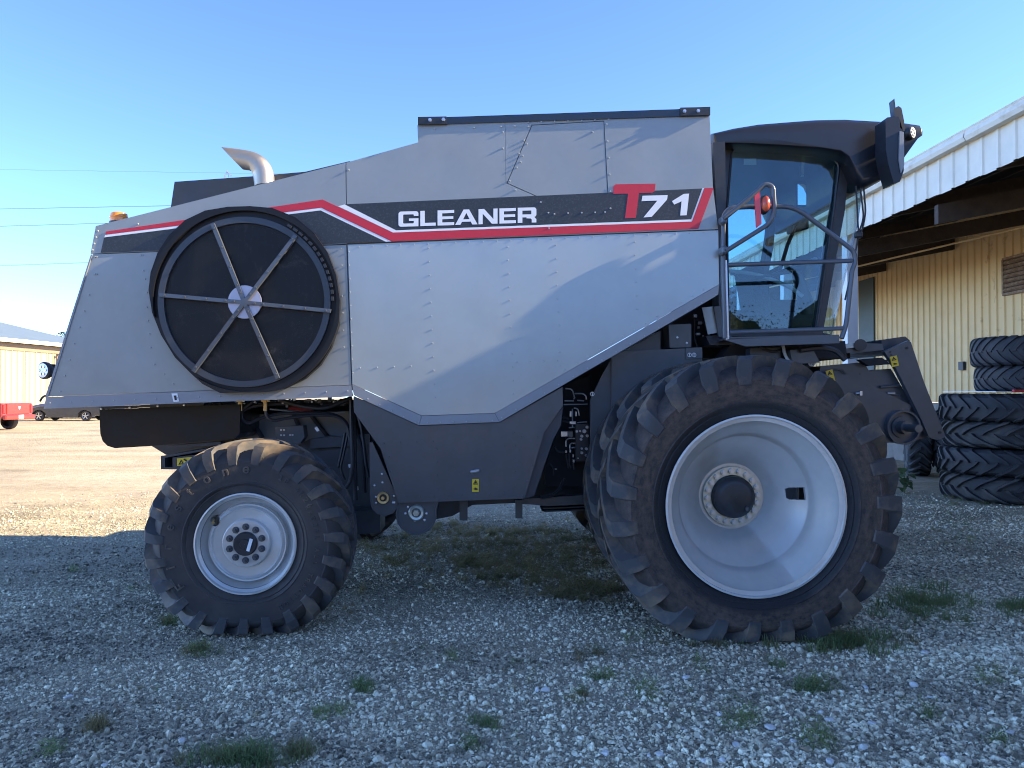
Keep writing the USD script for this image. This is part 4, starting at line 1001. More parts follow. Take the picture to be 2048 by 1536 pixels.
# --- cab roof (lofted across the width, rounded at both sides)
roof_px = [(1426, 263), (1470, 251), (1520, 241.5), (1570, 237), (1640, 231.5), (1700, 230.5), (1760, 234), (1815, 238), (1844, 243), (1847, 251), (1838, 273), (1822, 300), (1798, 336), (1772, 356), (1745, 368), (1727, 371), (1714, 352), (1700, 318), (1682, 304), (1640, 297), (1560, 291), (1490, 287), (1430, 286)]
rp = np.array([L(a, b, 0.33)[[0, 2]] for a, b in roof_px])
cen = np.array([rp[:, 0].mean(), L(1500, 275, 0.33)[2]])
secs = []
yc = BW / 2
half = yc - 0.33
for t, sx, sz in ((-1.0, .985, .30), (-.992, .995, .62), (-.965, 1.0, .86), (-.9, 1.0, 1.0), (-.5, 1.02, 1.06), (0, 1.03, 1.08), (.5, 1.02, 1.06), (.9, 1.0, 1.0), (.965, 1, .86), (.992, .995, .62), (1, .985, .30)):
    q = cen + (rp - cen) * [sx, 1.0]
    up = q[:, 1] > cen[1]
    zq = np.where(up, cen[1] + (q[:, 1] - cen[1]) * sz, cen[1] + (q[:, 1] - cen[1]) * min(1, .75 + .25 * sz))
    secs.append(np.stack([q[:, 0], np.full(len(q), yc + half * t), zq], 1))
cr = obj(cb, 'cab_roof', loft(secs), 'roof_plastic', 35)
# roof work lights, mirror arm, wiring
def work_light(c, r, ax, parent, label=None):
    prof = [(0.001, -.012), (r * .85, -.012), (r, -.004), (r, .02), (r * .8, .05), (.001, .055)]
    m = revolve_y(prof, 24)
    lens = revolve_y([(0.001, -.016), (r * .82, -.0135)], 24)
    dots = [cyl_y(r * .48 * math.cos(a), -.020, r * .48 * math.sin(a), r * .16, .006, 8) for a in np.linspace(0, 2 * np.pi, 6, endpoint=False)]
    fins = [box((0, .03 + .012 * k, 0), (r * 1.5, .004, r * 1.5)) for k in range(3)]
    T = trimesh.geometry.align_vectors([0, -1, 0], ax)
    out = []
    for g in (cat_([m] + fins), lens, cat_(dots)):
        g = g.copy(); g.apply_transform(T); g.apply_translation(c); out.append(g)
    h = obj(parent, 'work_light', out[0], 'black_plastic', 30, label=label)
    obj(h, 'light_lens', out[1], 'lens_clear', 30)
    obj(h, 'light_diode', out[2], 'chrome', 30, kind='stuff')
    return h
work_light(L(1816, 270, .36) + [0.0, -.05, 0], .052, [.55, -.8, 0], cb, 'round work light under the front tip of the cab roof')
ma = obj(cb, 'mirror_arm', plate([(1771, 238), (1775, 234.5), (1797, 233), (1800, 240), (1800, 255), (1805, 260), (1808, 300), (1807.5, 342), (1800, 363), (1788, 367), (1783, 350), (1776, 325), (1772, 300)], .10, .16), 'roof_plastic', False)
obj(ma, 'mirror_head', plate([(1786, 200), (1789, 197), (1791, 215), (1797, 212), (1803, 216), (1808, 240), (1810, 262), (1806, 262), (1800, 240), (1790, 234)], .14, .06), 'black_plastic', False)
obj(ma, 'mirror_shell', plate([(1800, 262), (1808, 264), (1808.5, 330), (1803, 345), (1799, 320)], .085, .02), 'grey_flange', False)
for pts in ([(1690, 330), (1715, 335), (1726, 345), (1727, 352)], [(1686, 312), (1710, 318), (1730, 330)], [(1720, 372), (1728, 438), (1715, 470)], [(1712, 372), (1717, 470)], [(1727, 372), (1732, 430), (1721, 470)], [(1717, 470), (1708, 520), (1690, 600)]):
    hose(pts, .42, .007, name='wiper_cable')
obj(cb, 'wiper_hub', rbox(L(1717, 470, .42), (.06, .05, .05), .01), 'black_plastic', 30)

# --- stuff between platform and tyre, feeder house
for (pts, d, t, mt) in (([(1460, 690), (1690, 682), (1695, 716), (1440, 722)], .32, .2, 'interior_dark'), ([(1500, 697), (1560, 695), (1562, 722), (1500, 724)], .20, .1, 'dark_frame'), ([(1580, 700), (1625, 697), (1640, 725), (1585, 728)], .18, .12, 'charcoal_paint')):
    obj(cb, 'under_cab_frame', plate(pts, d, t), mt, False)
hose([(1566, 690), (1570, 712), (1582, 728)], .15, .012, name='steel_line', mat='cab_cream')
hose([(1600, 700), (1640, 694), (1672, 700), (1690, 720)], .16, .022)
hose([(1520, 694), (1545, 705), (1560, 700)], .20, .012)
SF = (4.518, 1640, 640)
def fplate(name, pts, d, t, mat, parent=None):
    return obj(parent or cb, name, plate(Z(pts, *SF), d, t), mat, False)
fplate('feeder_deck', [(215, 220), (330, 205), (560, 215), (580, 270), (230, 300)], .55, 1.0, 'charcoal_paint')
fplate('feeder_deck', [(235, 215), (345, 205), (350, 245), (225, 258)], .53, .02, 'silver_panel')
obj(cb, 'feeder_roller', tube([L(1640 + 365 / 4.518, 640 + 225 / 4.518, .5), L(1640 + 365 / 4.518, 640 + 225 / 4.518, 1.9)], .05, 12), 'black_plastic', 30)
fplate('feeder_side', [(0, 420), (200, 400), (400, 380), (440, 460), (640, 440), (790, 690), (985, 1060), (860, 1085), (400, 1105), (0, 1105)], .68, .9, 'charcoal_paint')
fplate('feeder_head', [(555, 178), (770, 148), (812, 185), (800, 300), (560, 300)], .72, 1.1, 'dark_frame')
fplate('feeder_arm', [(580, 283), (800, 186), (822, 200), (940, 560), (1135, 1055), (1075, 1086), (985, 1056), (920, 905), (690, 440)], .58, .05, 'charcoal_paint')
gp = fplate('feeder_shield', [(0, 520), (95, 470), (130, 490), (240, 490), (470, 600), (830, 772), (785, 872), (690, 882), (645, 925), (630, 985), (650, 1050), (705, 1110), (300, 1110), (0, 1000)], .62, .05, 'charcoal_paint')
fplate('feeder_ledge', [(350, 355), (560, 340), (640, 400), (440, 415)], .60, .06, 'interior_dark')
p = L(1640 + 745 / 4.518, 640 + 970 / 4.518, .6)
dr = obj(cb, 'drive_hub', [extrude_xz(Point(p[0], p[2]).buffer(.145, quad_segs=12).difference(Point(p[0], p[2]).buffer(.13, quad_segs=12)), .57, .05), cyl_y(p[0], .615, p[2], .13, .02, 32), cyl_y(p[0], .60, p[2], .09, .02, 28)], 'charcoal_paint', 30)
obj(dr, 'drive_shaft', [cyl_y(p[0] - .005, .35, p[2], .032, .27, 18), cyl_y(p[0] - .005, .52, p[2], .055, .09, 18)], 'dark_bolt', 30)
for (pts, r) in (([(545, 605), (720, 590)], .012), ([(610, 660), (675, 660)], .011), ([(640, 670), (720, 680)], .007), ([(430, 385), (620, 365)], .009), ([(140, 445), (200, 450), (245, 495)], .006)):
    hose(Z(pts, *SF), .655, r, name='steel_line', mat='dark_bolt' if r != .011 else 'bolt_steel')
hose([(1711.5, 787), (1722, 786)], .60, .008, name='pin', mat='bolt_steel')
obj(cb, 'pin_head', plate([(1720, 782), (1725, 782), (1725, 791), (1720, 791)], .59, .02), 'bolt_steel', False)
for (a, b, r) in ((1814, 696, 2.8), (1781, 704, 1.4), (1783, 710, 1.3), (1880, 865, 3), (1728, 732, 1.4), (1720, 748, 1)):
    q = L(a, b, .575)
    obj(cb, 'bolt_hole', cyl_y(q[0], .572, q[2], r * 6.2 / F_PX, .006, 12), 'ink_black', 30)
warning(1789, 722.5, .58, 14, 21, -.22)
warning(1661, 752, .62, 14, 24, -.25)
# lens like headlight low behind the tyre
work_light(L(1622, 722, .25), .05, [.3, -.9, -.2], cb, 'work light low beside the platform')

# --- wheels
def build_wheel(name, centre, R, rlip, Wd, nl, lh, lw, sweep, r_sh, squash, front, flip=False, label=None, mud='rubber', detail=True, hand=1):
    """centre: the middle of the outer rim lip (local); the wheel extends along +y (or -y when flipped)"""
    s = -1 if flip else 1
    def put(m, sm=None):
        m = m.copy()
        v = np.array(m.vertices)
        if flip:
            v = v * [1, -1, 1]; m.faces = np.array(m.faces)[:, ::-1]
        m.vertices = v + centre
        return m
    ymid = 0.235 if front else 0.205
    if front:
        prof = [(rlip, .0), (rlip - .003, .018), (rlip - .030, .022), (rlip - .036, .05), (rlip - .05, .07), (rlip - .062, .10), (rlip - .105, .16), (rlip - .125, .20), (rlip - .132, .235), (rlip - .142, .248), (.40, .29), (.30, .40), (.235, .50), (.232, .505), (.001, .505),
                (.001, .52), (.24, .52), (.245, .51), (.31, .41), (.41, .30), (rlip - .130, .262), (rlip - .10, .30), (rlip - .05, .38), (rlip - .03, .46), (rlip, .47), (rlip, .46), (rlip - .022, .44), (rlip - .04, .36), (rlip - .09, .20), (rlip - .048, .10), (rlip - .028, .075), (rlip - .012, .034), (rlip + .012, .012), (rlip + .012, .002)]
    else:
        prof = [(rlip, .0), (rlip - .006, .016), (rlip - .022, .03), (rlip - .028, .055), (rlip - .05, .085), (rlip - .062, .095), (rlip - .070, .065), (rlip - .085, .045), (.235, .035), (.225, .045), (.165, .050), (.160, .040), (.158, .02), (.152, .016), (.001, .016),
                (.001, .03), (.15, .03), (.16, .06), (.23, .06), (.26, .05), (rlip - .07, .12), (rlip - .04, .17), (rlip - .04, .33), (rlip, .41), (rlip, .40), (rlip - .03, .32), (rlip - .03, .17), (rlip - .02, .06), (rlip + .010, .012), (rlip + .010, .002)]
    body = revolve_y(prof, 96, closed=True)
    try:
        if front and detail:
            mm = m3.Manifold(m3.Mesh(np.asarray(body.vertices, np.float32), np.asarray(body.faces, np.uint32)))
            if mm.volume() < 0 or mm.is_empty():
                mm = m3.Manifold(m3.Mesh(np.asarray(body.vertices, np.float32), np.asarray(body.faces, np.uint32)[:, ::-1]))
            cut = m3.Manifold.hull_points(np.array([[x_, y_, z_] for x_, zz in ((.335, .032), (.35, .042), (.43, .046), (.43, -.042), (.35, -.042), (.335, -.032)) for y_ in (.05, .60) for z_ in (zz,)]))
            cut = cut.rotate([0, -6.0, 0])
            r_ = mm - cut
            if not r_.is_empty():
                q = r_.to_mesh(); body = trimesh.Trimesh(q.vert_properties[:, :3], q.tri_verts, process=False)
        elif detail:
            mm = m3.Manifold(m3.Mesh(np.asarray(body.vertices, np.float32), np.asarray(body.faces, np.uint32)))
            if mm.volume() < 0 or mm.is_empty():
                mm = m3.Manifold(m3.Mesh(np.asarray(body.vertices, np.float32), np.asarray(body.faces, np.uint32)[:, ::-1]))
            a = math.radians(146)
            cut = m3.Manifold.cylinder(.2, .036, circular_segments=20).rotate([-90, 0, 0]).translate([.262 * math.cos(a), -.02, .262 * math.sin(a)])
            r_ = mm - cut
            if not r_.is_empty():
                q = r_.to_mesh(); body = trimesh.Trimesh(q.vert_properties[:, :3], q.tri_verts, process=False)
    except Exception as ex:
        print('rim cut failed', ex)
    trimesh.repair.fix_normals(body)
    w = obj(cb, name, put(body), 'rim_silver', 28, label=label)
    tb_, lg_ = tyre(R, rlip - .012, Wd, nl, lh, lw, sweep, r_sh, squash, hand=hand)
    for g in (tb_, lg_):
        g.vertices = np.array(g.vertices) + [0, ymid, 0]
    obj(w, 'tyre', put(tb_), mud, 35)
    obj(w, 'tyre_lug', put(lg_), 'rubber_lug', 20, kind='stuff')
    if not detail:
        return w
    if front:
        obj(w, 'hub_cap', put(cat_([revolve_y([(.001, .40), (.10, .402), (.125, .412), (.145, .43), (.150, .50)], 40)])), 'black_plastic', 30)
        obj(w, 'clamp_ring', put(revolve_y([(.152, .50), (.152, .480), (.209, .480), (.213, .50)], 48)), 'yellow_zinc', 30)
        for k in range(20):
            a = 2 * math.pi * k / 20 + .05
            obj(w, 'wheel_bolt', put(cat_([cyl_y(.181 * math.cos(a), .462, .181 * math.sin(a), .020, .02, 8), cyl_y(.181 * math.cos(a), .455, .181 * math.sin(a), .014, .01, 10)])), 'bolt_steel', 30)
        a = math.radians(-50)
        obj(w, 'hub_plug', put(rbox((.075, .395, -.075), (.022, .02, .035), .008)), 'dark_bolt', 30)
        obj(w, 'valve', put(tube([(-.52, .06, -.15), (-.545, .05, -.155)], .008, 8)), 'bolt_steel', 30)
    else:
        obj(w, 'hub_cap', put(revolve_y([(.001, -.012), (.03, -.012), (.033, -.006), (.072, -.008), (.079, 0.0), (.080, .018)], 32)), 'black_plastic', 30)
        for k in range(10):
            a = 2 * math.pi * (k + .5) / 10
            c_, s_ = math.cos(a), math.sin(a)
            obj(w, 'wheel_nut', put(cat_([cyl_y(.112 * c_, -.004, .112 * s_, .019, .02, 6), cyl_y(.112 * c_, -.020, .112 * s_, .010, .02, 10), cyl_y(.112 * c_, .012, .112 * s_, .023, .006, 16)])), 'dark_bolt', 30)
        m = box((0, 0, 0), (.022, .003, .085)); m.apply_transform(trimesh.transformations.rotation_matrix(.28, [0, 1, 0])); m.apply_translation((.035, -.016, -.004))
        obj(w, 'hub_sticker', put(m), 'sticker_white', False)
        a = math.radians(146)
        obj(w, 'valve', put(tube([(.27 * math.cos(a), .05, .27 * math.sin(a)), (.255 * math.cos(a), .0, .255 * math.sin(a))], .011, 8)), 'brass', 30)
        # raised letters on the side wall
        let = []
        def arc_text(s_, r, a0, da, h):
            for i, ch_ in enumerate(s_):
                if ch_ == ' ':
                    continue
                try:
                    t_ = meshkit.text_mesh(ch_, h, .003, bold=True)
                except Exception:
                    continue
                v = np.array(t_.vertices)
                v[:, 0] -= v[:, 0].mean()
                a_ = math.radians(a0 + da * i)
                rr_ = r + v[:, 1]
                th = a_ - v[:, 0] / r
                yy = ymid - .505 * Wd - v[:, 2] * 2 + .001 + np.abs(rr_ - r - h * .4) * .06
                let.append(trimesh.Trimesh(np.stack([rr_ * np.cos(th), yy, rr_ * np.sin(th)], 1), np.array(t_.faces), process=False))
        arc_text('Firestone', .475, 213, -15.5, .055)
        arc_text('18.4R26', .485, 62, -5.2, .034)
        arc_text('RADIAL ALL TRACTION', .47, 30, -5.0, .028)
        obj(w, 'side_wall_letter', put(cat_(let)), 'rubber_lug', 20, kind='stuff')
    return w

fc = L(1514, 1013, -0.85)
rc = L(490, 1088, -0.55)
muddy(fc)
build_wheel('front_wheel', fc, 0.985, 0.579, 0.50, 23, .068, .088, .36, .79, .90, True, label='outer front wheel with deep silver rim and muddy tyre', mud='muddy_rubber')
build_wheel('front_wheel', fc + [0, .74, 0], 0.985, 0.579, 0.50, 23, .068, .088, .36, .79, .90, True, label='inner dual front wheel behind the outer one', detail=False)
yf = 2 * (BW / 2) - fc[1]
build_wheel('front_wheel', fc * [1, 0, 1] + [0, yf, 0], 0.985, 0.579, 0.50, 23, .068, .088, -.36, .79, .90, True, flip=True, label='front wheel on the far side of the machine', detail=False)
build_wheel('front_wheel', fc * [1, 0, 1] + [0, yf - .74, 0], 0.985, 0.579, 0.50, 23, .068, .088, -.36, .79, .90, True, flip=True, label='inner front wheel on the far side', detail=False)
build_wheel('rear_wheel', rc, 0.692, 0.330, 0.44, 23, .050, .062, .42, .535, .90, False, label='near rear wheel with silver disc and ten nuts')
yr = 2 * (BW / 2) - rc[1]
build_wheel('rear_wheel', rc * [1, 0, 1] + [.03, yr, 0], 0.692, 0.330, 0.44, 23, .050, .062, -.42, .535, .90, False, flip=True, label='rear wheel on the far side under the machine', detail=False)
obj(cb, 'front_axle', cyl_y(fc[0], fc[1] + .52, fc[2], .16, yf - fc[1] - 1.04, 24), 'dark_frame')
# rear light at the tail
wl = work_light(L(88, 741, .35), 17 * 5.9 / F_PX, [-.35, -.94, 0], cb, 'round work light at the tail corner of the machine')
obj(cb, 'light_bracket', [tube([L(95, 742, .42), L(120, 742, .45)], .02, 8)], 'black_plastic')
obj(cb, 'tail_wiring', [tube(fillet([L(80, 803, .2), L(84, 795, .2), L(92, 790, .2), L(95, 800, .2)], .02, 4), .008, 6)], 'hose')

# ------------------------------------------------------------------ tyres in front of the shed
def tyre_thing(name, label, loc, R, rb, Wd, nl, lh, lw, sweep, group, axis='z', spin=0.0, mat='stacked_rubber', hand=1, cat='tyre', yaw=0.0, tilt=0.0):
    b, g = tyre(R, rb, Wd, nl, lh, lw, sweep, R - .14, 1.0, 64, hand=hand)
    t = thing(name, label, cat, loc, 0, group)
    T = trimesh.transformations.rotation_matrix(spin, [0, 1, 0])
    if axis == 'z':
        T = trimesh.transformations.rotation_matrix(tilt, [1, 0, 0]) @ trimesh.transformations.rotation_matrix(math.pi / 2, [1, 0, 0]) @ T
    else:
        T = trimesh.transformations.rotation_matrix(yaw, [0, 0, 1]) @ T
    for q in (b, g):
        q.apply_transform(T)
    obj(t, 'carcass', b, mat, 35)
    obj(t, 'lug', g, mat, 20, kind='stuff')
    return t
SG = 'tyres stacked in front of the shed'
for k, (z, dx, lab) in enumerate(((.20, .03, 'bottom large farm tyre lying on the gravel under the stack'), (.605, 0, 'second large farm tyre from the ground in the stack'), (1.01, .06, 'third large farm tyre from the ground in the stack'), (1.42, .02, 'topmost large farm tyre, just below the red edged sheet'))):
    tyre_thing('tractor_tyre', lab, (7.72 + dx * 1.5, 11.65, z), (.955, .94, .96, .945)[k], .52, (.40, .39, .40, .41)[k], (20, 22, 19, 24)[k], (.05, .042, .055, .035)[k], (.06, .065, .075, .05)[k], (.40, .34, .46, .30)[k], SG, spin=k * .37 + .2 * k * k, hand=1 if k % 2 else -1, tilt=(.0, .012, -.01, .008)[k], mat=('stacked_dusty', 'stacked_rubber', 'stacked_dusty', 'stacked_rubber')[k])
for k, (z, dx, lab) in enumerate(((1.86, .06, 'lower smaller tyre with block tread on top of the stack'), (2.28, 0, 'highest smaller tyre with block tread crowning the stack'))):
    tyre_thing('flotation_tyre', lab, (7.98 + dx, 11.65, z), .70, .33, .44 if k else .38, 26, .02, .085, .32, SG, spin=k * .2, hand=-1)
rs_ = thing('red_edged_sheet', 'thin pale sheet with a red edge lying on the big tyres', 'sheet', (7.75, 11.6, 1.66))
obj(rs_, 'sheet_panel', box((0, 0, 0), (1.35, 1.25, .012), .05), 'sticker_white', False)
obj(rs_, 'red_edge', box((.25, -.66, 0.008), (1.3, .05, .035), .02), 'decal_red', False)
for k, (x, y, yaw, lab) in enumerate(((8.15, 15.0, 1.15, 'upright farm tyre standing behind the feeder arm, nearer the combine'), (8.75, 14.7, .55, 'upright farm tyre standing between the feeder arm and the tyre stack'))):
    t = tyre_thing('standing_tyre', lab, (x, y, .70), .72, .36, .42, 20, .04, .06, .4, 'upright tyres beside the shed wall', axis='y', yaw=yaw)
    rm = revolve_y([(.35, -.16), (.34, -.14), (.30, -.05), (.08, -.02), (.001, -.02)], 40); rm.apply_transform(trimesh.transformations.rotation_matrix(yaw, [0, 0, 1]))
    obj(t, 'red_rim', rm, 'decal_red', 30)
lg = thing('timber_log', 'weathered grey log lying on the ledge behind the feeder arm', 'log', (9.6, 15.3, 1.4))
obj(lg, 'log_body', tube([(-.5, 0, 0), (0, .05, .02), (.7, .1, 0)], [.12, .14, .11], 10), 'wood_grey', 40)
# more tyres under the overhang, leaning on the foundation
tyre_thing('leaning_tyre', 'dark tyre leaning on the foundation behind the stack', (9.55, 15.6, .68), .68, .36, .36, 20, .035, .05, .4, None, axis='y', yaw=1.45)

# ------------------------------------------------------------------ broad leaved plant by the front tyre
def leaf(base, dirv, length, width, droop):
    n = 6
    side = np.cross(dirv, [0, 0, 1.0]); side /= np.linalg.norm(side) + 1e-9
    v, f = [], []
    for i in range(n + 1):
        t = i / n
        c = base + dirv * length * t + np.array([0, 0, -droop * t * t])
        w = width * math.sin(math.pi * min(1, .08 + .92 * t)) ** .7 * (1 if i < n else .02)
        v += [c - side * w + [0, 0, .25 * w], c, c + side * w + [0, 0, .25 * w]]
    for i in range(n):
        for j in (0, 1):
            a = i * 3 + j
            f += [[a, a + 1, a + 4], [a, a + 4, a + 3]]
    return trimesh.Trimesh(np.array(v), np.array(f), process=False)
pp = W(1815, 985, 1.6 / ((985 - 791) / F_PX))
pt = thing('leafy_plant', 'broad leaved green plant growing beside the big front tyre', 'plant', (pp[0] - .05, pp[1], 0))
r5 = np.random.default_rng(5)
for k in range(26):
    a = r5.uniform(0, 2 * math.pi); e = r5.uniform(.1, 1.2)
    d = np.array([math.cos(a) * math.cos(e), math.sin(a) * math.cos(e), math.sin(e)])
    hgt = r5.uniform(.05, .36)
    b = np.array([math.cos(a) * .05 * hgt * 4, math.sin(a) * .05 * hgt * 4, hgt])
    obj(pt, 'leaf', leaf(b, d, r5.uniform(.10, .19), r5.uniform(.04, .075), r5.uniform(.02, .12)), 'leaf_broad', True)
for k in range(6):
    a = k * 1.05
    obj(pt, 'stem', tube([(0, 0, 0), (math.cos(a) * .03, math.sin(a) * .03, .18), (math.cos(a) * .08, math.sin(a) * .08, .36)], .006, 6), 'grass_green', 40)

# ------------------------------------------------------------------ left background: building, vehicles, tree, wires
FB = math.radians(-6.74)
fb = thing('tan_warehouse', 'long pale tan metal warehouse with blue grey roof across the yard', 'building', (0, 0, 0), FB)
LX, E2 = -46.0, 5.98
yA, yB = 20.0, 63.6
y = yA
while y < yB - .1:
    e = min(y + 2.5, yB)
    v, f = siding(y, e, LX, 0, E2, rib=.6, dep=.05, face=1)
    obj(fb, 'wall_sheet', (v, f[:, ::-1]), 'far_siding', False)
    y += 2.5
obj(fb, 'far_end_wall', loft([np.array([[LX, yB, 0], [LX - 24, yB, 0], [LX - 24, yB, E2], [LX - 12, yB, E2 + 2.75], [LX, yB, E2]]), np.array([[LX, yB + .1, 0], [LX - 24, yB + .1, 0], [LX - 24, yB + .1, E2], [LX - 12, yB + .1, E2 + 2.75], [LX, yB + .1, E2]])]), 'far_siding', False)
rf = obj(fb, 'roof', loft([np.array([[LX + .7, y_, E2 - .12], [LX - 12, y_, E2 + 2.80], [LX - 12, y_, E2 + 2.95], [LX + .7, y_, E2 + .05]]) for y_ in (yA, yB + .5)]), 'far_roof', False)
obj(fb, 'eave_trim', box((LX + .72, (yA + yB) / 2, E2 - .10), (.10, yB - yA + 1, .30)), 'far_trim', False)
obj(fb, 'soffit_band', box((LX + .06, (yA + yB) / 2, E2 - .55), (.06, yB - yA, .55)), 'far_brown', False)
dr_ = obj(fb, 'sliding_door', box((LX + .10, 62.0, 2.15), (.08, 3.4 * 1.2, 4.3)), 'far_door', False)
obj(dr_, 'door_track', box((LX + .20, 62.0, 4.38), (.2, 4.3, .16)), 'far_brown', False)
for yy in (58.2, 59.7):
    obj(fb, 'downspout', [box((LX + .25, yy, 4.6), (.12, .12, 1.0)), box((LX + .4, yy + .6, 5.05), (.14, 1.3, .12))], 'far_brown', False)
obj(fb, 'downspout', box((LX + .1, 59.85, 2.5), (.1, .1, 5)), 'far_brown', False)

# tree behind the warehouse
def tree(name, label, loc, h, cr_, seed):
    rt = np.random.default_rng(seed)
    t = thing(name, label, 'tree', loc)
    obj(t, 'trunk', tube([(0, 0, 0), (.1, 0, h * .35), (0, .1, h * .75)], [.22, .16, .06], 10), 'bark', 40)
    vs, fs = [], []
    for k in range(3200):
        d = rt.normal(size=3); d /= np.linalg.norm(d)
        c = np.array([0, 0, h * .62]) + d * np.array([cr_, cr_, h * .38]) * rt.uniform(.45, 1.0) ** .5 * (0.75 + .35 * meshkit.noise(d * 2.2 + 5, seed))
        u = rt.normal(size=3); u /= np.linalg.norm(u); w = np.cross(u, rt.normal(size=3)); w /= np.linalg.norm(w)
        s = rt.uniform(.12, .26)
        vs += [c - u * s, c + w * s * .45, c + u * s, c - w * s * .45]
        n = 4 * k; fs += [[n, n + 1, n + 2], [n, n + 2, n + 3]]
    obj(t, 'crown', (np.array(vs), np.array(fs)), 'tree_leaf', False)
tp = W(138, 700, 92.0)
tree('bushy_tree', 'green tree top showing behind the far end of the warehouse', (tp[0], 92.0, 0), 9.6, 2.3, 21)

# wood across the field behind the viewpoint: it shows in the cab glass and the side panels
rw = np.random.default_rng(12)
NW = 110000
xw = rw.uniform(-130, 130, NW)
topw = 6.5 + 5.0 * meshkit.noise(np.stack([xw * .16, xw * 0, xw * 0], -1), 4) + 2.5 * meshkit.noise(np.stack([xw * .7, xw * 0 + 3, xw * 0], -1), 5)
cw = np.stack([xw, -62 + rw.normal(size=NW) * 3, rw.uniform(.02, 1, NW) * topw], -1)
uw = rw.normal(size=(NW, 3)); uw /= np.linalg.norm(uw, axis=1, keepdims=True)
ww = np.cross(uw, rw.normal(size=(NW, 3))); ww /= np.linalg.norm(ww, axis=1, keepdims=True)
qw = rw.uniform(.05, .15, (NW, 1))
vs = np.stack([cw - uw * qw, cw + ww * qw * .7, cw + uw * qw, cw - ww * qw * .7], 1).reshape(-1, 3)
fs = (np.arange(NW)[:, None] * 4 + np.array([0, 1, 2, 3])[None])
xc = np.linspace(-132, 132, 400)
tc_ = 6.2 + 5.0 * meshkit.noise(np.stack([xc * .16, xc * 0, xc * 0], -1), 4) + 2.5 * meshkit.noise(np.stack([xc * .7, xc * 0 + 3, xc * 0], -1), 5)
core = np.concatenate([np.stack([xc, xc * 0 - 63, xc * 0 - .2], -1), np.stack([xc, xc * 0 - 62 + np.sin(xc), tc_ * .6], -1), np.stack([xc, xc * 0 - 63, tc_], -1)])
ic = np.arange(399)
fs = np.vstack([fs] + [np.stack([ic + r_ * 400, ic + 1 + r_ * 400, ic + 1 + (r_ + 1) * 400, ic + (r_ + 1) * 400], 1) + len(vs) for r_ in (0, 1)])
vs = np.vstack([vs, core])
obj('/World', 'distant_wood', (vs, fs), 'tree_leaf', False, kind='stuff', label='dark belt of trees across the field, mirrored in the cab glass')

# road vehicles
def vloft(profile, widths, mode=None):
    """side profile (x, z) lofted over y with the insets in widths: list of (y, scale)"""
    p = np.array(profile, float)
    c = np.array([p[:, 0].mean(), p[:, 1].min() + .35 * (p[:, 1].max() - p[:, 1].min())])
    return loft([np.stack([(c + (p - c) * s)[:, 0], np.full(len(p), y), (c + (p - c) * s)[:, 1]], 1) for y, s in widths])
def car_wheel(parent, x, y, z, r, w, spokes=5):
    wm = obj(parent, 'wheel', revolve_y([(r * .66, y - w / 2), (r * .92, y - w / 2 - .005), (r, y - w / 2 + .04), (r, y + w / 2 - .04), (r * .92, y + w / 2 + .005), (r * .66, y + w / 2)], 32), 'rubber', 35)
    pr = UsdGeom.Xformable(stage.GetPrimAtPath(wm)); pr.AddTranslateOp().Set(Gf.Vec3d(x, 0, z))
    side = -1 if y < 0 else 1
    yo = y + side * w / 2
    parts = [revolve_y([(r * .68, yo), (r * .62, yo - side * .015), (r * .60, yo - side * .05)], 32)]
    for k in range(spokes):
        a = 2 * math.pi * k / spokes + .3
        q = box((r * .34, yo - side * .012, 0), (r * .58, .02, r * .20)); q.apply_transform(trimesh.transformations.rotation_matrix(-a, [0, 1, 0])); parts.append(q)
    parts.append(cyl_y(0, yo - .02, 0, r * .16, .04, 16))
    obj(wm, 'alloy_rim', parts, 'chrome', 30)
    obj(wm, 'rim_back', cyl_y(0, yo - side * .06 - .01, 0, r * .64, .02, 24), 'ink_black', 30)

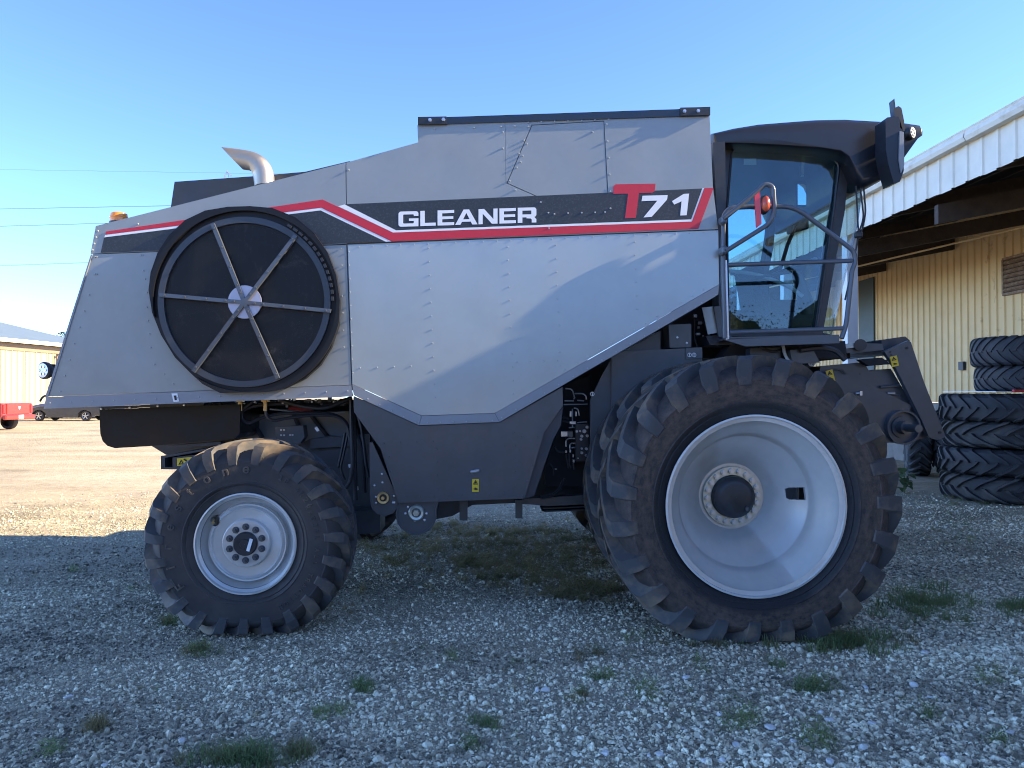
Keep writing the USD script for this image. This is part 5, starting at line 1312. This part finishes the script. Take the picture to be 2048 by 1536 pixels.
def sedan(name, label, loc, rz, paint, sc=1.0):
    t = thing(name, label, 'car', loc, rz)
    # nose at -x
    lower = [(-2.35, .35), (-2.38, .55), (-2.25, .72), (-1.6, .86), (-1.05, .93), (1.35, .98), (2.1, .97), (2.32, .88), (2.36, .6), (2.3, .35), (1.87, .30), (1.80, .52), (1.62, .66), (1.40, .69), (1.18, .64), (1.02, .50), (.95, .22), (-.95, .22), (-1.02, .50), (-1.18, .64), (-1.40, .69), (-1.62, .66), (-1.80, .52), (-1.87, .30)]
    lower = [(a * sc, b * sc) for a, b in lower]
    obj(t, 'body', vloft(lower, [(-.90 * sc, .975), (-.87 * sc, .995), (-.75 * sc, 1), (.75 * sc, 1), (.87 * sc, .995), (.90 * sc, .975)]), paint, 35)
    gh = [(-1.05, .92), (-.35, 1.38), (.1, 1.46), (.7, 1.44), (1.15, 1.28), (1.75, .96)]
    gh = [(a * sc, b * sc) for a, b in gh]
    obj(t, 'roof', vloft(gh, [(-.78 * sc, .90), (-.66 * sc, .98), (0, 1.0), (.66 * sc, .98), (.78 * sc, .90)]), paint, 35)
    win = [(-.80, .96), (-.30, 1.30), (.1, 1.37), (.66, 1.35), (1.2, 1.05), (1.3, .97)]
    win = Polygon([(a * sc, b * sc) for a, b in win])
    for s in (-1, 1):
        obj(t, 'side_window', extrude_xz(win, s * .79 * sc - .01, .02), 'car_glass', False)
        for xx in (-1.42, 1.42):
            car_wheel(t, xx * sc, s * .78 * sc, .32, .32, .2)
        obj(t, 'headlight', rbox((-2.22 * sc, s * .62 * sc, .66 * sc), (.22, .36, .14), .04), 'lens_clear', 30)
        obj(t, 'tail_light', rbox((2.28 * sc, s * .62 * sc, .78 * sc), (.12, .34, .16), .04), 'tail_red', 30)
        obj(t, 'door_seam', [box((xx * sc, s * .896 * sc, .62 * sc), (.012, .01, .55 * sc)) for xx in (-.75, .2, 1.0)], 'ink_black', False, kind='stuff')
    return t
sedan('parked_sedan', 'dark grey dusty sedan parked side on beyond the yard', (W(130, 842, 47.5)[0] + .35, 47.5, 0), 0, 'car_dark', 1.03)
sedan('blue_car', 'blue car parked behind the dark sedan beside the warehouse', (-30.9, 53.0, 0), 0, 'car_blue', 1.2)

pk = thing('pickup_truck', 'red pickup truck with white licence plate parked beside the yard edge', 'pickup truck', (W(46, 850, 35.0)[0], 34.6, 0), math.radians(-5))
# local: forward = -x, tailgate at x = 0, centre line y = .85
obj(pk, 'body', [vloft([(-5.4, .55), (-5.45, .95), (-5.2, 1.15), (-3.9, 1.22), (-2.2, 1.25), (0, 1.25), (.02, .62), (-.55, .50), (-.65, .80), (-.9, .92), (-1.2, .92), (-1.45, .80), (-1.55, .48), (-3.7, .48), (-3.8, .8), (-4.05, .92), (-4.35, .92), (-4.6, .8), (-4.7, .5)], [(-.95, .985), (-.90, 1), (.90, 1), (.95, .985)])], 'truck_red', 35)
obj(pk, 'cab', vloft([(-4.0, 1.2), (-3.3, 1.78), (-2.4, 1.82), (-2.15, 1.25)], [(-.82, .93), (-.7, 1), (.7, 1), (.82, .93)]), 'truck_red', 35)
for s in (-1, 1):
    obj(pk, 'side_window', extrude_xz(Polygon([(-3.7, 1.27), (-3.2, 1.68), (-2.5, 1.70), (-2.35, 1.28)]), s * .80 - .01, .02), 'car_glass', False)
    obj(pk, 'tail_light', rbox((-.02, s * .84, .98), (.14, .17, .42), .03), 'tail_red', 30)
    for xx in (-1.05, -4.2):
        car_wheel(pk, xx, s * .80, .38, .38, .26, 6)
tg = obj(pk, 'tailgate', rbox((.03, 0, .98), (.05, 1.42, .50), .02), 'truck_red', 30)
obj(tg, 'tailgate_badge', extrude_xz(Polygon([(-.07, .09), (.07, .09), (.06, -.02), (0, -.09), (-.06, -.02)]), 0, .01), 'chrome', False)
bd = stage.GetPrimAtPath(tg + '/tailgate_badge'); UsdGeom.Xformable(bd).AddTranslateOp().Set(Gf.Vec3d(.06, .05, 1.02)); UsdGeom.Xformable(bd).AddRotateZOp().Set(90.0)
bm_ = obj(pk, 'bumper', rbox((.10, 0, .60), (.18, 1.85, .22), .04), 'truck_red', 30)
obj(bm_, 'licence_plate', box((.195, 0, .62), (.01, .32, .16)), 'plate_white', False)

# power lines
for k, (a, b, Y, lab) in enumerate((((0, 418), (340, 411.5), 30.0, 'uppermost dark power line crossing the sky behind the engine hood'), ((0, 452.5), (210, 446.5), 30.0, 'middle dark power line crossing the sky level with the beacon'), ((0, 531.5), (168, 525.5), 30.0, 'lowest power line meeting the rear panel edge'), ((0, 339), (450, 346), 60.0, 'faint highest power line behind the exhaust pipe'))):
    p, q = W(*a, Y), W(*b, Y)
    v = (q - p) / (q[0] - p[0])
    p_ = p - v * 12; q_ = q + v * 16
    ts = np.linspace(0, 1, 24)
    path = np.array([p_ + (q_ - p_) * t for t in ts]); 
    t = thing('power_line', lab, 'power line', (0, 0, 0), 0, 'power lines over the yard')
    obj(t, 'cable', tube(path, .0075 if k < 3 else .006, 6), 'wire_black', 40)

# ------------------------------------------------------------------ loose ground: pebbles, stones, weeds
def instancer(path, protos, pos, scale, rot, which):
    pi = UsdGeom.PointInstancer.Define(stage, path)
    rel = pi.CreatePrototypesRel()
    for p in protos:
        rel.AddTarget(p)
    pi.CreatePositionsAttr(Vt.Vec3fArray.FromNumpy(pos.astype(np.float32)))
    pi.CreateScalesAttr(Vt.Vec3fArray.FromNumpy(scale.astype(np.float32)))
    pi.CreateProtoIndicesAttr(Vt.IntArray.FromNumpy(which.astype(np.int32)))
    q = np.zeros((len(pos), 4), np.float32)
    q[:, 0] = np.cos(rot / 2); q[:, 3] = np.sin(rot / 2)
    pi.CreateOrientationsAttr(Vt.QuathArray([Gf.Quath(float(a[0]), float(a[1]), float(a[2]), float(a[3])) for a in q]))
    return pi.GetPrim()

def stone_mesh(seed, sub=1):
    m = trimesh.creation.icosphere(sub, 1.0)
    v = np.array(m.vertices)
    r0 = np.random.default_rng(seed)
    for _ in range(5):     # knock off facets
        n = r0.normal(size=3); n /= np.linalg.norm(n)
        h = r0.uniform(.45, .8)
        k = np.maximum(v @ n - h, 0)
        v -= np.outer(k, n)
    v *= 1 + .25 * (meshkit.noise(v * 1.7 + seed * 3, seed)[:, None] - .5)
    v *= r0.uniform(.7, 1.25, 3) * [1, 1, .75]
    m.vertices = v
    return m

def frustum_points(n, y0, y1, power, rg, margin=1.08):
    u = rg.uniform(0, 1, n)
    Y = y0 * (y1 / y0) ** (u ** power)
    X = rg.uniform(-1, 1, n) * Y * (1024 / F_PX) * margin
    return X, Y

gp_ = '/World/gravel_pebbles'
r9 = np.random.default_rng(9)
protos = []
UsdGeom.PointInstancer.Define(stage, gp_)
for k in range(5):
    p = f'{gp_}/pebble_{k:03d}' if k else f'{gp_}/pebble'
    usdkit.mesh(stage, p, stone_mesh(40 + k), MATS['pebble'], smooth=False); protos.append(p)
X, Y = frustum_points(400000, 2.7, 12.5, 1.0, r9)
patch = meshkit.fbm(np.stack([X * .8, Y * .8, X * 0], -1), 4, 31)
keep = r9.uniform(0, 1, len(X)) < np.clip((13 - Y) / 5, .1, 1) * np.clip((patch - .30) * 3.0 + .2 * (X > 0), .38, 1)
X, Y = X[keep], Y[keep]
sz = r9.lognormal(math.log(.0050), .5, len(X)) * (1 + .35 * np.clip((X + 1) / 3, 0, 1))
sz = np.clip(sz, .003, .022)
Zg = height(X, Y) + sz * .25
pr = instancer(gp_, protos, np.stack([X, Y, Zg], -1), np.stack([sz] * 3, -1) * r9.uniform(.8, 1.2, (len(X), 3)), r9.uniform(0, 6.28, len(X)), r9.integers(0, 5, len(X)))
keys(pr, 'loose grey and white gravel scattered over the yard', None, None, 'stuff')

# bigger pale stones that stand out one by one
bigs = [(1586, 1478), (1612, 1480), (1182, 1478), (1318, 1472), (1320, 1502), (1410, 1518), (1411, 1528), (1472, 1489), (1610, 1496), (1445, 1518), (1745, 1448), (1827, 1362), (1730, 1370), (1726, 1492), (1886, 1508), (1892, 1520), (2022, 1460), (1091, 1376), (1372, 1352), (1366, 1450), (1440, 1428), (1550, 1480),
        (725, 1368), (981, 1518), (208, 1528), (362, 1484), (136, 1386), (1074, 1374), (1660, 1440), (1642, 1424), (1905, 1452), (1960, 1410), (1850, 1300), (1540, 1452), (1297, 1503), (1660, 1520), (1860, 1390), (1210, 1495)]
for i, (a, b) in enumerate(bigs):
    Yb = 1.6 / ((b - 791 + 4) / F_PX)
    q = W(a, b, Yb)
    t = thing('pale_stone', 'pale rounded stone lying loose in the gravel', 'stone', (q[0], Yb, float(height(np.array(q[0]), np.array(Yb)))), 0, 'pale stones lying in the gravel')
    s = r9.uniform(.012, .025)
    m = stone_mesh(100 + i, 2); m.apply_scale(s); m.apply_translation((0, 0, s * .4))
    obj(t, 'stone_body', m, 'stone_tan' if i in (3, 6, 8) else 'stone_pale', 25)

# grass and weeds
def tuft(seed, n, h, spread, w, droop=.5):
    r0 = np.random.default_rng(seed)
    vs, fs = [], []
    for k in range(n):
        a = r0.uniform(0, 6.283); lean = r0.uniform(.1, 1.0) * spread
        hh = h * r0.uniform(.5, 1.0)
        base = np.array([r0.normal() * .25 * h, r0.normal() * .25 * h, 0])
        d = np.array([math.cos(a), math.sin(a), 0])
        s = np.array([-d[1], d[0], 0]) * w
        p0, p1, p2 = base, base + d * lean * hh * .45 + [0, 0, hh * .65], base + d * lean * hh * (1 + droop * .3) + [0, 0, hh * (1 - droop * lean * .5)]
        i = len(vs)
        vs += [p0 - s, p0 + s, p1 - s * .8, p1 + s * .8, p2]
        fs += [[i, i + 1, i + 3], [i, i + 3, i + 2], [i + 2, i + 3, i + 4]]
    return np.array(vs), np.array(fs)
def bushy(seed, n, h):
    r0 = np.random.default_rng(seed)
    vs, fs = [], []
    for k in range(n):
        c = np.array([r0.normal() * .35 * h, r0.normal() * .35 * h, abs(r0.normal()) * .45 * h])
        u = r0.normal(size=3); u /= np.linalg.norm(u); w = np.cross(u, r0.normal(size=3)); w /= np.linalg.norm(w)
        s = h * r0.uniform(.07, .16); i = len(vs)
        vs += [c - u * s, c + w * s * .35, c + u * s, c - w * s * .35]; fs += [[i, i + 1, i + 2], [i, i + 2, i + 3]]
    for k in range(n // 8):
        a = r0.uniform(0, 6.283); hh = h * r0.uniform(.5, 1.25); d = np.array([math.cos(a), math.sin(a), 0]) * h * r0.uniform(.05, .5); s = np.array([-math.sin(a), math.cos(a), 0]) * h * .012
        i = len(vs); vs += [-s, s, d + [0, 0, hh]]; fs += [[i, i + 1, i + 2]]
    return np.array(vs), np.array(fs)

def ground_at(a, b):
    Yb = 1.6 / ((b - 791) / F_PX)
    return W(a, b, Yb)[0], Yb

gpth = '/World/grass_tufts'
UsdGeom.PointInstancer.Define(stage, gpth)
gpro = []
for k in range(3):
    p = f'{gpth}/tuft_{k:03d}' if k else f'{gpth}/tuft'
    usdkit.mesh(stage, p, tuft(60 + k, 24, 1.15, 1.3, .024), MATS['grass_green'], smooth=False); gpro.append(p)
usdkit.mesh(stage, gpth + '/dry_tuft', tuft(70, 36, 1.0, 1.3, .016), MATS['grass_dry'], smooth=False); gpro.append(gpth + '/dry_tuft')
for k in range(2):
    p = f'{gpth}/weed_{k:03d}' if k else f'{gpth}/weed'
    usdkit.mesh(stage, p, bushy(80 + k, 46, 1.0), MATS['grass_green'], smooth=False); gpro.append(p)
P, S, Wh = [], [], []
def strew(cx, cy, rx, ry, n, kinds, s0, s1):
    for _ in range(int(n * .75) + 1):
        a, b = cx + r9.normal() * rx * .5, cy + r9.normal() * ry * .5
        if b < 850:
            continue
        x, y_ = ground_at(a, b)
        P.append([x, y_, float(height(np.array(x), np.array(y_))) - .004]); S.append(r9.uniform(s0, s1)); Wh.append(int(r9.choice(kinds)))
# patches read off the photo
for c in ((1690, 1285, 120, 14, 60, [0, 1, 2, 3], .07, .13), (1850, 1215, 90, 34, 90, [0, 1, 4], .06, .11), (1900, 1240, 60, 25, 30, [4, 5], .05, .08), (2035, 1220, 30, 14, 24, [0, 1], .06, .1), (480, 1522, 90, 12, 46, [0, 1, 3], .06, .10), (595, 1505, 18, 8, 12, [0, 3], .06, .1),
          (725, 1382, 22, 14, 16, [4, 0], .05, .08), (670, 1425, 40, 12, 20, [4, 0], .04, .07), (1202, 1358, 26, 10, 14, [4, 5], .05, .08), (1290, 1385, 34, 14, 14, [4, 5], .05, .09), (1160, 1388, 26, 12, 10, [4, 3], .04, .07), (1552, 1330, 14, 8, 8, [4], .05, .08), (1630, 1372, 44, 16, 26, [0, 4, 5], .05, .10),
          (1480, 1450, 46, 22, 18, [4, 5], .05, .10), (1640, 1480, 34, 26, 16, [4, 5], .05, .10), (935, 1480, 8, 10, 8, [4], .05, .08), (970, 1440, 26, 10, 10, [0], .04, .08), (2000, 1480, 20, 14, 10, [4], .05, .08), (1850, 1440, 10, 30, 6, [5], .05, .09), (150, 1140, 14, 8, 6, [4], .05, .08),
          (400, 1305, 30, 10, 14, [3, 4], .05, .09), (345, 1240, 26, 10, 14, [3, 0], .05, .08), (190, 1455, 12, 22, 6, [3], .06, .12), (105, 1500, 16, 14, 10, [4], .05, .08), (905, 1325, 8, 14, 4, [4], .05, .08), (1400, 1330, 30, 16, 10, [4], .04, .08), (1180, 1305, 60, 30, 16, [4, 3], .04, .07), (1290, 1280, 60, 20, 14, [4], .03, .06),
          (1060, 1345, 80, 30, 10, [4], .03, .06), (1900, 1060, 80, 40, 60, [0, 3, 4], .03, .07), (1940, 1000, 70, 14, 40, [0, 3], .05, .10), (1860, 1180, 60, 30, 20, [4], .03, .06), (2000, 1360, 60, 40, 14, [4, 5], .04, .08), (560, 1370, 400, 120, 30, [3, 4], .02, .05), (400, 1300, 20, 6, 10, [0, 3], .05, .08), (650, 1210, 60, 20, 20, [3], .04, .07),
          (200, 1180, 160, 60, 22, [3, 4], .02, .05), (1500, 1400, 400, 100, 40, [4, 5], .02, .05), (1400, 1292, 90, 6, 14, [0, 3], .04, .08)):
    strew(*c)
pr = instancer(gpth, gpro, np.array(P), np.stack([np.array(S)] * 3, -1), r9.uniform(0, 6.28, len(P)), np.array(Wh))
keys(pr, 'small green grass tufts and weeds sprouting through the gravel', None, None, 'stuff')

wpth = '/World/weed_cover'
UsdGeom.PointInstancer.Define(stage, wpth)
wpro = []
for k in range(3):
    p = f'{wpth}/low_weed_{k:03d}' if k else f'{wpth}/low_weed'
    usdkit.mesh(stage, p, bushy(90 + k, 90, 1.0), MATS['weed_olive'], smooth=False); wpro.append(p)
usdkit.mesh(stage, wpth + '/dry_weed', tuft(95, 40, 1.0, 1.0, .016), MATS['grass_dry'], smooth=False); wpro.append(wpth + '/dry_weed')
P, S, Wh = [], [], []
region = Polygon([(700, 1085), (760, 1052), (900, 1040), (1010, 1062), (1100, 1055), (1190, 1075), (1235, 1130), (1260, 1180), (1180, 1200), (1050, 1195), (960, 1170), (860, 1150), (780, 1130), (720, 1110)])
while len(P) < 1150:
    a, b = r9.uniform(690, 1270), r9.uniform(1035, 1205)
    x, y_ = ground_at(a, b)
    dens = meshkit.fbm(np.array([[x * 1.3, y_ * 1.3, 0]]), 3, 77)[0]
    inside = region.contains(Point(a, b))
    if not inside and r9.uniform() > .04:
        continue
    if dens < .40 and r9.uniform() > .25:
        continue
    P.append([x, y_, float(height(np.array(x), np.array(y_))) - .005]); S.append(r9.uniform(.035, .08) * (1.2 if dens > .55 else .9)); Wh.append(int(r9.choice([0, 1, 2, 3], p=[.31, .31, .3, .08])))
pr = instancer(wpth, wpro, np.array(P), np.stack([np.array(S)] * 3, -1), r9.uniform(0, 6.28, len(P)), np.array(Wh))
keys(pr, 'olive low weeds growing thickly under the combine between its wheels', None, None, 'stuff')
